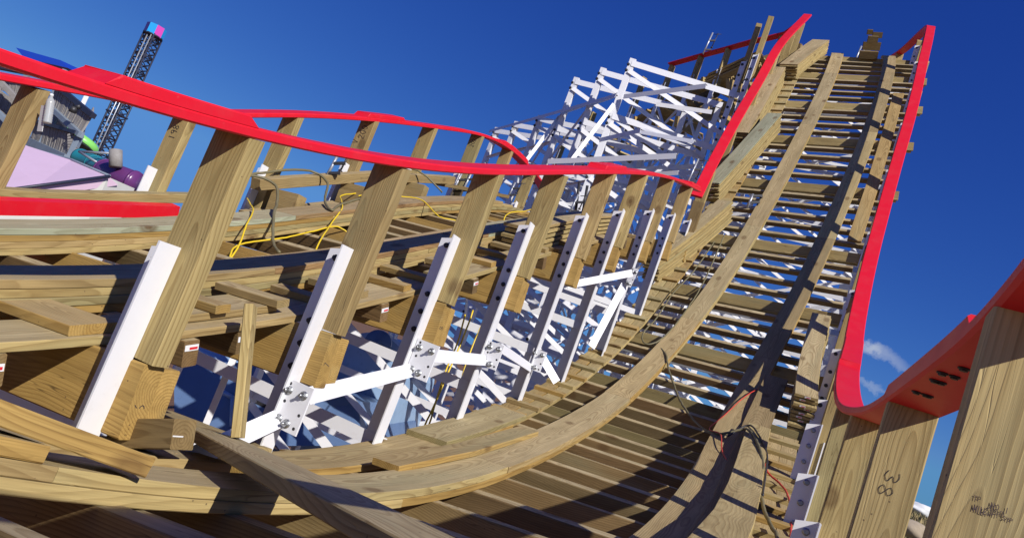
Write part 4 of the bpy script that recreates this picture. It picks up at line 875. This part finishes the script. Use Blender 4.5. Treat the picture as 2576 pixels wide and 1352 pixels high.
# ================================================================== WRITING
GL = {'1': [[(.5, 0), (.5, 1)]], '2': [[(.1, .8), (.35, 1), (.75, .9), (.7, .6), (.1, 0), (.9, .02)]], '0': [[(.5, 1), (.15, .7), (.15, .3), (.5, 0), (.85, .3), (.85, .7), (.5, 1)]], '3': [[(.1, .9), (.5, 1), (.85, .78), (.45, .52), (.9, .3), (.55, 0), (.1, .12)]],
      '4': [[(.2, 1), (.1, .45), (.85, .45)], [(.75, 1), (.6, 0)]], '5': [[(.85, 1), (.2, 1), (.15, .58), (.7, .6), (.85, .3), (.55, 0), (.1, .08)]], '6': [[(.8, 1), (.25, .6), (.15, .25), (.5, 0), (.85, .25), (.5, .48), (.18, .3)]], '7': [[(.1, 1), (.9, 1), (.4, 0)]], '8': [[(.5, .5), (.15, .75), (.5, 1), (.85, .75), (.5, .5), (.1, .22), (.5, 0), (.9, .22), (.5, .5)]],
      '9': [[(.85, .7), (.5, .5), (.15, .75), (.5, 1), (.85, .8), (.75, 0)]], 'V': [[(.1, 1), (.5, 0), (.9, 1)]], 'T': [[(0, 1), (1, 1)], [(.5, 1), (.5, 0)]], 'P': [[(.15, 0), (.15, 1), (.8, .95), (.85, .6), (.15, .5)]], 'N': [[(.1, 0), (.1, 1), (.9, 0), (.9, 1)]], 'O': [[(.5, 1), (.15, .7), (.15, .3), (.5, 0), (.85, .3), (.85, .7), (.5, 1)]],
      'M': [[(.05, 0), (.05, 1), (.5, .3), (.95, 1), (.95, 0)]], 'I': [[(.5, 0), (.5, 1)]], 'L': [[(.15, 1), (.15, 0), (.85, 0)]], 'S': [[(.9, .85), (.5, 1), (.15, .75), (.85, .3), (.5, 0), (.1, .15)]], 'B': [[(.15, 0), (.15, 1), (.75, .9), (.7, .55), (.15, .52), (.85, .4), (.8, .05), (.15, 0)]], 'H': [[(.15, 0), (.15, 1)], [(.85, 0), (.85, 1)], [(.15, .5), (.85, .5)]], 'Y': [[(.1, 1), (.5, .5), (.9, 1)], [(.5, .5), (.5, 0)]], 'K': [[(.15, 0), (.15, 1)], [(.85, 1), (.2, .5), (.9, 0)]], 'D': [[(.15, 0), (.15, 1), (.7, .85), (.85, .5), (.7, .12), (.15, 0)]],
      '.': [[(.4, 0), (.6, 0)]], '*': [[(.5, 0), (.5, .25)], [(.5, .25), (.1, .3), (.3, .6), (.25, .65), (.5, 1), (.75, .65), (.7, .6), (.9, .3), (.5, .25)]], 'X': [[(.1, 0), (.9, 1)], [(.1, 1), (.9, 0)]]}
def write(txt, o, x, y, size, parent, wd=.0035, sp=1.15, smooth_=True, w=.62, mat=None):
    """pencil or stamp strokes on a face: o = lower left corner, x = reading direction, y = up direction of the letters"""
    x = x.normalized(); y = y.normalized(); n = x.cross(y).normalized() * .0012; mb = MB(); cx = 0
    for chr_ in txt:
        for st in GL.get(chr_, []):
            pts = [o + x * ((cx + a * w) * size) + y * (b * size) + n for a, b in st]
            if smooth_ and len(pts) > 3: pts = smooth_path(pts, size * .12)
            for a, b in zip(pts, pts[1:]):
                d = (b - a).normalized(); s_ = n.normalized().cross(d) * wd / 2; e = d * wd * .4
                mb.add([a - s_ - e, b - s_ + e, b + s_ + e, a + s_ - e], [(0, 1, 2, 3)])
        cx += w * sp
    return mb.build('writing', mat or M_INK, parent)
def face_n(q, s_r, th=.039):     # frame of a plumb post's near face
    r = V((s_r.x, s_r.y, 0)).normalized(); t = V((-r.y, r.x, 0)); t = t if t.y > 0 else -t; return r, -t
def on_face(x, y, c, n):         # point of face plane (through c, normal n) seen at a spot of the photo
    d = raydir(x, y); return d * (c.dot(n) / d.dot(n))
# right posts: 38, 54 and the mill stamp
q, o = R_POSTS[1]; r, n = face_n(q, A.r(2.3)); c = V((q.x, q.y, q.z)) + n * .0395
write('3', on_face(2233, 1177, c, n), -Z - r * .12, r, .046, o, .0026, w=1.05); write('8', on_face(2216, 1212, c, n), -Z - r * .1, r, .046, o, .0026, w=.95)
q, o = R_POSTS[3]; r, n = face_n(q, A.r(4.4)); c = V((q.x, q.y, q.z)) + n * .0395; write('54', on_face(2112, 1138, c, n), -Z, r, .05, o, .003)
q, o = R_POSTS[0]; r, n = face_n(q, A.r(.97)); c = V((q.x, q.y, q.z)) + n * .0395
write('TP', on_face(2447, 1255, c, n), r, Z, .008, o, .0012, mat=M_STAMP); write('NO.1', on_face(2489, 1275, c, n), r, Z, .0098, o, .0014, 1.2, False, mat=M_STAMP)
write('MILL', on_face(2446, 1283, c, n), r, Z, .0115, o, .0016, 1.05, False, w=.42, mat=M_STAMP); write('*', on_face(2471, 1292, c, n), r, Z, .016, o, .0013, smooth_=False, w=.9, mat=M_STAMP); write('SPIB', on_face(2493, 1286, c, n), r, Z, .0065, o, .0010, 1.25, False, mat=M_STAMP); write('HT SYP', on_face(2493, 1296, c, n), r, Z, .0075, o, .0012, 1.15, False, mat=M_STAMP)
# far posts: 198, 200, V, 184
for (i, txt, x, y, sz) in ((1, '198', 436, 352, .06), (3, '200', 913, 350, .075), (3, 'V', 898, 362, .07), (5, '202', 1190, 370, .06), (7, '184', 1335, 455, .07)):
    q, s = B_L_POS[i]; r, n = face_n(q, B.r(min(s, 11))); c = V(q) + n * .0395; a = on_face(x, y, c, n); post = [ch for ch in hB.children if ch.name.startswith('post')][i]
    write(txt, a, Z, -r, sz, post, .006)
# ledger ends: 196, 197
ends = [ch for ch in tB.children if ch.name.startswith('bent_ledger')]
for (i, txt) in ((1, '196'), (2, '197'), (3, '198')):
    s = B_BENTS[i]; r = B.r(s); T_h = B.t(s); T_h = V((T_h.x, T_h.y, 0)).normalized(); e = B.pt(s, 1.4755); write(txt, e + T_h * .02 - Z * .24, Z, -T_h * -1 if False else -T_h, .045, ends[i], .0035)
# ================================================================== THE BLUE MACHINE UNDER THE NEIGHBOURING TRACK
tM = thing('machine', P(700, 1100, 8.5) * 1.0, 'pale blue site machine with a dark cab opening, parked under the neighbouring track', 'machine')
def prism(mb, front, depth, col=(1, 1, 1)):
    """solid with the given front outline (3D points) and a depth vector"""
    n = len(front); v = list(front) + [p + depth for p in front]
    fs = [tuple(range(n)), tuple(range(n, 2 * n))[::-1]] + [(j, n + j, n + (j + 1) % n, (j + 1) % n) for j in range(n)]
    nrm = (front[1] - front[0]).cross(front[2] - front[1])
    if nrm.dot(depth) > 0: fs = [f[::-1] for f in fs]
    mb.add(v, fs, None, col)
yM = 8.6; back = V((.5, 2.0, 0))
mb = MB(); prism(mb, [P(438, 905, yM), P(438, 1120, yM - .3), P(905, 1120, yM - .3), P(905, 1010, yM), P(700, 915, yM)], back); mb.build('chassis', M_NAVY, tM)
mb = MB(); prism(mb, [P(462, 868, yM + .4), P(450, 935, yM + .2), P(640, 1000, yM + .2), P(760, 1010, yM + .2), P(800, 905, yM + .4), P(640, 860, yM + .5)], back * .8); mb.build('hood', M_BLUE, tM)
mb = MB(); prism(mb, [P(598, 1000, yM - .12), P(590, 1060, yM - .12), P(690, 1080, yM - .12), P(700, 1010, yM - .12), P(650, 990, yM - .12)], V((0, .1, 0))); mb.build('cab_opening', M_BLACK, tM)  # solid black slab; the cab's inner shade is put into its colour
mb = MB(); mb.tube([P(585, 1000, yM - .25), P(580, 1068, yM - .25), P(702, 1090, yM - .25)], .025); mb.tube([P(560, 985, yM - .2), P(590, 1002, yM - .2)], .03); mb.build('guard_frame', M_BLUE, tM)
# the tall rounded hopper at its right
mb = MB(); q = P(905, 985, 9.4); hop = []
for i in range(19):
    a = math.pi * i / 18; hop.append(q + V((-math.cos(a) * .52, .0, math.sin(a) * .55 + .25)))
prism(mb, [q + V((-.52, 0, -1.6))] + hop + [q + V((.52, 0, -1.6))], V((.3, 1.3, 0))); mb.build('hopper', M_BLUE, tM)
mb = MB(); c = P(953, 862, 9.2); mb.tube([c, c + V((0, -.12, 0))], .17, n=20); mb.tube([c + V((0, -.12, 0)), c + V((0, -.17, 0))], .05, n=12); mb.build('hub', M_NAVY, tM)
# small ground equipment glimpsed between the members
for (x, y, d, r, lab, m_) in ((1000, 1075, 9.5, .28, 'red fuel can standing on the dirt beside the blue machine', M_REDC), (820, 1085, 9.2, .22, 'dark bucket on the dirt in front of the blue machine', M_DARKB)):
    q = P(x, y, d); q.z = GZ + .0; mb = MB(); mb.tube([q, q + Z * r * 1.6], [r, r * .85], n=14); mb.tube([q + Z * r * 1.6, q + Z * r * 2.0 + V((r * .4, 0, 0))], r * .15); tag(mb.build('container', m_), lab, 'container')
# concrete footings and loose rock at the lower left
for (x, y, d, lab) in ((90, 1050, 10.5, 'pale concrete footing in the orange dirt at the far lower left'), (215, 1045, 9.8, 'second pale footing in the orange dirt near the first white column')):
    q = P(x, y, d); q.z = GZ; mb = MB(); mb.box(q, q + Z * .35, V((1, .2, 0)), .7, .5, keep=True, ch=.03); tag(mb.build('footing', M_CREAM), lab, 'footing')

# ================================================================== AMUSEMENT BUILDINGS FAR LEFT
def slats(parent, tl, tr, bl, br, n, w=.8, name='slat_panel', mat=None):
    mb = MB(); nrm = (tr - tl).cross(bl - tl).normalized() * .04
    for i in range(n):
        f0 = i / n; f1 = (i + w * R_.uniform(.93, 1.03)) / n; a, b, c, d = tl.lerp(tr, f0), tl.lerp(tr, f1), bl.lerp(br, f1), bl.lerp(br, f0); j = nrm * R_.uniform(-.5, .5)
        mb.add([a - nrm + j, b - nrm + j, c - nrm + j, d - nrm + j, a + nrm + j, b + nrm + j, c + nrm + j, d + nrm + j], [(0, 1, 2, 3), (7, 6, 5, 4), (0, 4, 5, 1), (1, 5, 6, 2), (2, 6, 7, 3), (3, 7, 4, 0)])
    return mb.build(name, mat or M_SLATW, parent)
D1 = 44.0
tS = thing('slide_tower', P(120, 600, D1), 'weathered grey slatted water-slide stair tower at the far left, behind the red rails', 'tower')
def bar3(parent, a, b, w, name, mat, h=None):
    mb = MB(); d = (b - a).normalized(); x = d.cross(Z).normalized() if abs(d.z) < .95 else V((1, 0, 0)); y = x.cross(d); mb.sweep([a, b], [x, x], [y, y], rect(w, h or w, .01)); return mb.build(name, mat, parent)
bk = V((2.5, 6, 0))
slats(tS, P(143, 215, D1), P(232, 292, D1 - 3), P(128, 262, D1), P(205, 335, D1 - 3), 34)
slats(tS, P(232, 292, D1 - 3), P(236, 270, D1 + 5), P(205, 335, D1 - 3), P(210, 310, D1 + 5), 14)
slats(tS, P(88, 308, D1 + 1), P(188, 332, D1 - 3), P(78, 352, D1 + 1), P(170, 395, D1 - 3), 34)
slats(tS, P(188, 332, D1 - 3), P(200, 414, D1 - 3.2), P(170, 338, D1 - 3), P(172, 404, D1 - 3), 10)
slats(tS, P(-60, 172, D1 + 2), P(78, 200, D1), P(-66, 208, D1 + 2), P(68, 246, D1), 44)
slats(tS, P(-30, 205, D1 - 3), P(50, 262, D1 - 3.5), P(-50, 262, D1 - 3), P(28, 320, D1 - 3.5), 26, .62)
slats(tS, P(85, 232, D1 + 4), P(143, 256, D1 + 2), P(80, 252, D1 + 4), P(138, 276, D1 + 2), 18)
bar3(tS, P(140, 213, D1 - .2), P(235, 292, D1 - 3.2), .30, 'top_rail', M_TOWER)
bar3(tS, P(126, 268, D1 - .3), P(203, 340, D1 - 3.4), .34, 'platform_beam', M_BEAM, .3)
bar3(tS, P(203, 340, D1 - 3.4), P(212, 306, D1 + 5), .3, 'platform_beam', M_BEAM, .3)
bar3(tS, P(70, 355, D1 + .5), P(166, 400, D1 - 3.4), .34, 'platform_beam', M_BEAM, .5)
bar3(tS, P(-60, 160, D1 + 1), P(76, 186, D1 - .5), .3, 'roof_edge', M_TOWER, .18)
bar3(tS, P(-20, 185, D1 - 4), P(62, 270, D1 - 4.4), .3, 'stair_stringer', M_SLATW, .3); bar3(tS, P(-50, 235, D1 - 4), P(35, 325, D1 - 4.4), .25, 'stair_stringer', M_BEAM, .3)
bar3(tS, P(90, 305, D1 + .6), P(192, 334, D1 - 3.3), .22, 'top_rail', M_TOWER)
for (x, y, d) in ((70, 250, D1), (140, 290, D1), (202, 340, D1 - 3), (10, 300, D1 - 2), (165, 400, D1 - 2)):
    q = P(x, y, d); bar3(tS, V((q.x, q.y, GZ)), q, .32, 'column', M_BEAM)
mb = MB(); prism(mb, [P(130, 285, D1 + 3), P(190, 350, D1), P(150, 372, D1), P(90, 330, D1 + 2)], V((.4, 1.5, -.2))); mb.build('painted_shade_block', M_BLACK, tS)  # solid block; the shade behind the slats is put into its black colour
mb = MB(); q = P(181, 283, D1 - 3.4); mb.tube([q, q + Z * .35], .2, n=12); mb.tube([q + Z * .35, q + Z * .5 + V((.3, 0, 0))], .12, n=10); mb.build('flood_lamp', M_DARKB, tS)
# blue hipped roof
tR = thing('roof_canopy', P(100, 170, D1 + 6), 'royal blue metal roof peeping over the near red rail at the upper left', 'roof')
mb = MB(); v = [P(60, 128, D1 + 9), P(150, 150, D1 + 5), P(172, 172, D1 + 4), P(40, 150, D1 + 4), P(95, 190, D1 + 3), P(10, 200, D1 + 6)]
prism(mb, [P(40, 120, D1 + 6), P(92, 135, D1 + 6), P(153, 152, D1 + 6), P(170, 171, D1 + 6), P(60, 146, D1 + 6)], V((.6, 3, .3))); mb.build('roof', M_ROYAL, tR)
for (x, y) in ((80, 165), (165, 176)): q = P(x, y, D1 + 6); bar3(tR, V((q.x, q.y, GZ)), q, .3, 'post', M_BEAM)
# pink roofed building
D2 = 30.0
tP = thing('building', P(180, 520, D2), 'low building with a pale pink sloping roof and cream gable behind the neighbouring track', 'building')
mb = MB(); ridge0, ridge1 = P(-70, 322, D2 + 1), P(68, 374, D2 + 1); e0, e1 = P(-70, 470, D2 - 4), P(95, 470, D2 - 4)
prism(mb, [ridge0, P(68, 374, D2 + 1), P(180, 403, D2 - .5), P(273, 443, D2 - 3), P(95, 466, D2 - 5), P(-70, 488, D2 - 6)], V((.2, .5, -.18))); mb.build('roof', M_PINK, tP)
mb = MB(); pts = [P(-70, 316, D2 + 1), P(68, 371, D2 + 1), P(180, 401, D2 - .5), P(276, 442, D2 - 3.05)]; mb.tube(pts, .05, n=6); mb.build('roof_edge', M_BEAM, tP)
mb = MB(); pts = [P(276, 443, D2 - 3.1), P(95, 467, D2 - 5.1), P(-70, 489, D2 - 6.1)]; mb.tube(pts, .06, n=6); mb.build('eave_trim', M_TOWER, tP)
g0, g1 = P(272, 445, D2 - 3.0), P(-70, 490, D2 - 5.9)
mb = MB(); v = [g0, g1, V((g1.x, g1.y, GZ)), V((g0.x, g0.y, GZ))]; prism(mb, v, V((.3, 1.5, 0))); mb.build('wall', M_CREAM, tP)
# slides
def tubeslide(name, parent, pts, r, mat, rings=None):
    mb = MB(); pp = smooth_path(pts, r * .3); mb.tube(pp, r, n=28)
    o = mb.build(name, mat, parent)
    if rings:
        for i in rings:
            k = min(len(pp) - 2, int(i * (len(pp) - 1))); d = (pp[k + 1] - pp[k]).normalized(); m2 = MB(); m2.tube([pp[k] - d * .05, pp[k] + d * .05], r * 1.06, n=28); m2.build('flange', mat, parent)
    return o
D3 = 36.0
tW = thing('water_slide', P(300, 470, D3), 'teal and purple enclosed slide tube with a lime green helix and grey post', 'water slide')
tubeslide('teal_tube', tW, [P(200, 396, D3 + 3), P(228, 410, D3 + 2.5), P(266, 428, D3 + 1)], .52, M_TEAL, (.5,))
tubeslide('purple_tube', tW, [P(266, 432, D3 - .4), P(288, 443, D3 - .9), P(312, 452, D3 - 1.2), P(343, 464, D3 - 1.3)], .62, M_PURP, (0.02, .97))
tubeslide('teal_tube', tW, [P(346, 466, D3 - 1.0), P(368, 478, D3 - .6), P(398, 498, D3)], .56, M_TEAL, (.4,))
mb = MB(); q = P(291, 414, D3 - 1.9); mb.tube([P(291, 420, D3 - 1.9), P(291, 378, D3 - 1.9)], .30, n=20); mb.build('support_post', M_SLATW, tW)
mb = MB(); mb.tube([P(199, 381, D3 + 1), P(280, 386, D3 + .6)], .07); mb.tube([P(199, 381, D3 + 1), P(246, 410, D3 + .4)], .07); mb.build('strut', M_STEEL, tW)
mb = MB(); hp = []
for i in range(60):
    a = i / 59 * math.pi * 3.2 + 2.2; f = i / 59; c = P(200 + 22 * f, 330 + 78 * f, 46.5); hp.append(c + V((math.cos(a) * .55, math.sin(a) * .55, 0)))
mb.tube(hp, .36, n=14); mb.build('green_flume', M_GREEN, tW)
# drop tower
D4 = 150.0
tT = thing('drop_tower', P(245, 560, D4), 'tall dark lattice tower with a blue and magenta octagonal cap on the left skyline', 'tower')
top = P(386, 88, D4); ux = V((1, -.2, 0)).normalized(); uy = V((.2, 1, 0)).normalized(); hw = 1.32
zb = ground_z(top.x, top.y) - 1; H_ = top.z - zb
mb = MB()
cs = [V((top.x, top.y, 0)) + ux * a * hw + uy * b * hw for a in (-1, 1) for b in (-1, 1)]; order = [0, 1, 3, 2]
for c in cs: mb.tube([c + Z * zb, c + Z * top.z], .2, n=8)
nseg = 34
for i in range(nseg):
    z0 = zb + H_ * i / nseg; z1 = zb + H_ * (i + 1) / nseg
    for k in range(4):
        a, b = cs[order[k]], cs[order[(k + 1) % 4]]
        mb.tube([a + Z * z0, b + Z * z1], .11, n=5); mb.tube([b + Z * z0, a + Z * z1], .11, n=5)
        if i % 3 == 0: mb.tube([a + Z * z0, b + Z * z0], .13, n=5)
mb.build('lattice', M_TOWER, tT)
mb = MB(); q = V((top.x, top.y, 0)) - uy * (hw + .25); mb.tube([q + Z * zb, q + Z * (top.z - .4)], .13, n=8); mb.tube([q + ux * .9 + Z * zb, q + ux * .9 + Z * (top.z - .4)], .12, n=8); mb.build('guide_rail', M_STEEL, tT)
mb = MB(); q = P(311, 294, D4); mb.box(V((top.x, top.y, q.z)) - ux * 1.6, V((top.x, top.y, q.z)) + ux * 1.6, uy, 3.2, .3); mb.build('mid_platform', M_TOWER, tT)
for i in range(8):
    a0 = math.pi * 2 * (i - .5) / 8 + .15; a1 = math.pi * 2 * (i + .5) / 8 + .15; R0 = 2.05
    c0, c1 = V((math.cos(a0), math.sin(a0), 0)), V((math.cos(a1), math.sin(a1), 0)); o = V((top.x, top.y, top.z - .3))
    mb = MB(); v = [o + c0 * R0, o + c1 * R0, o + c1 * R0 + Z * 2.3, o + c0 * R0 + Z * 2.3]; prism(mb, v, -(c0 + c1) * .12); mb.build('cap_panel', [M_CYAN, M_VIOL, M_CYAN, M_MAG][i % 4], tT)
mb = MB(); mb.tube([V((top.x, top.y, top.z - .45)), V((top.x, top.y, top.z - .15))], 2.15, n=8); mb.tube([V((top.x, top.y, top.z + 1.75)), V((top.x, top.y, top.z + 1.95))], 1.9, n=8); mb.build('cap_deck', M_TOWER, tT)
mb = MB(); q = P(222, 232, 48); mb.tube([V((q.x, q.y, GZ)), q + Z * 1.5], .16, n=10); tag(mb.build('white_pole', M_WHITE), 'plain white pole behind the slatted stair tower', 'pole')
# low trees on the horizon, seen between members
M_LEAF, _t, _b = new_mat('bare_scrub_foliage'); _k = N(_t); _k.set(_b.inputs['Base Color'], _k.attr('col').outputs['Color']); _b.inputs['Roughness'].default_value = .9
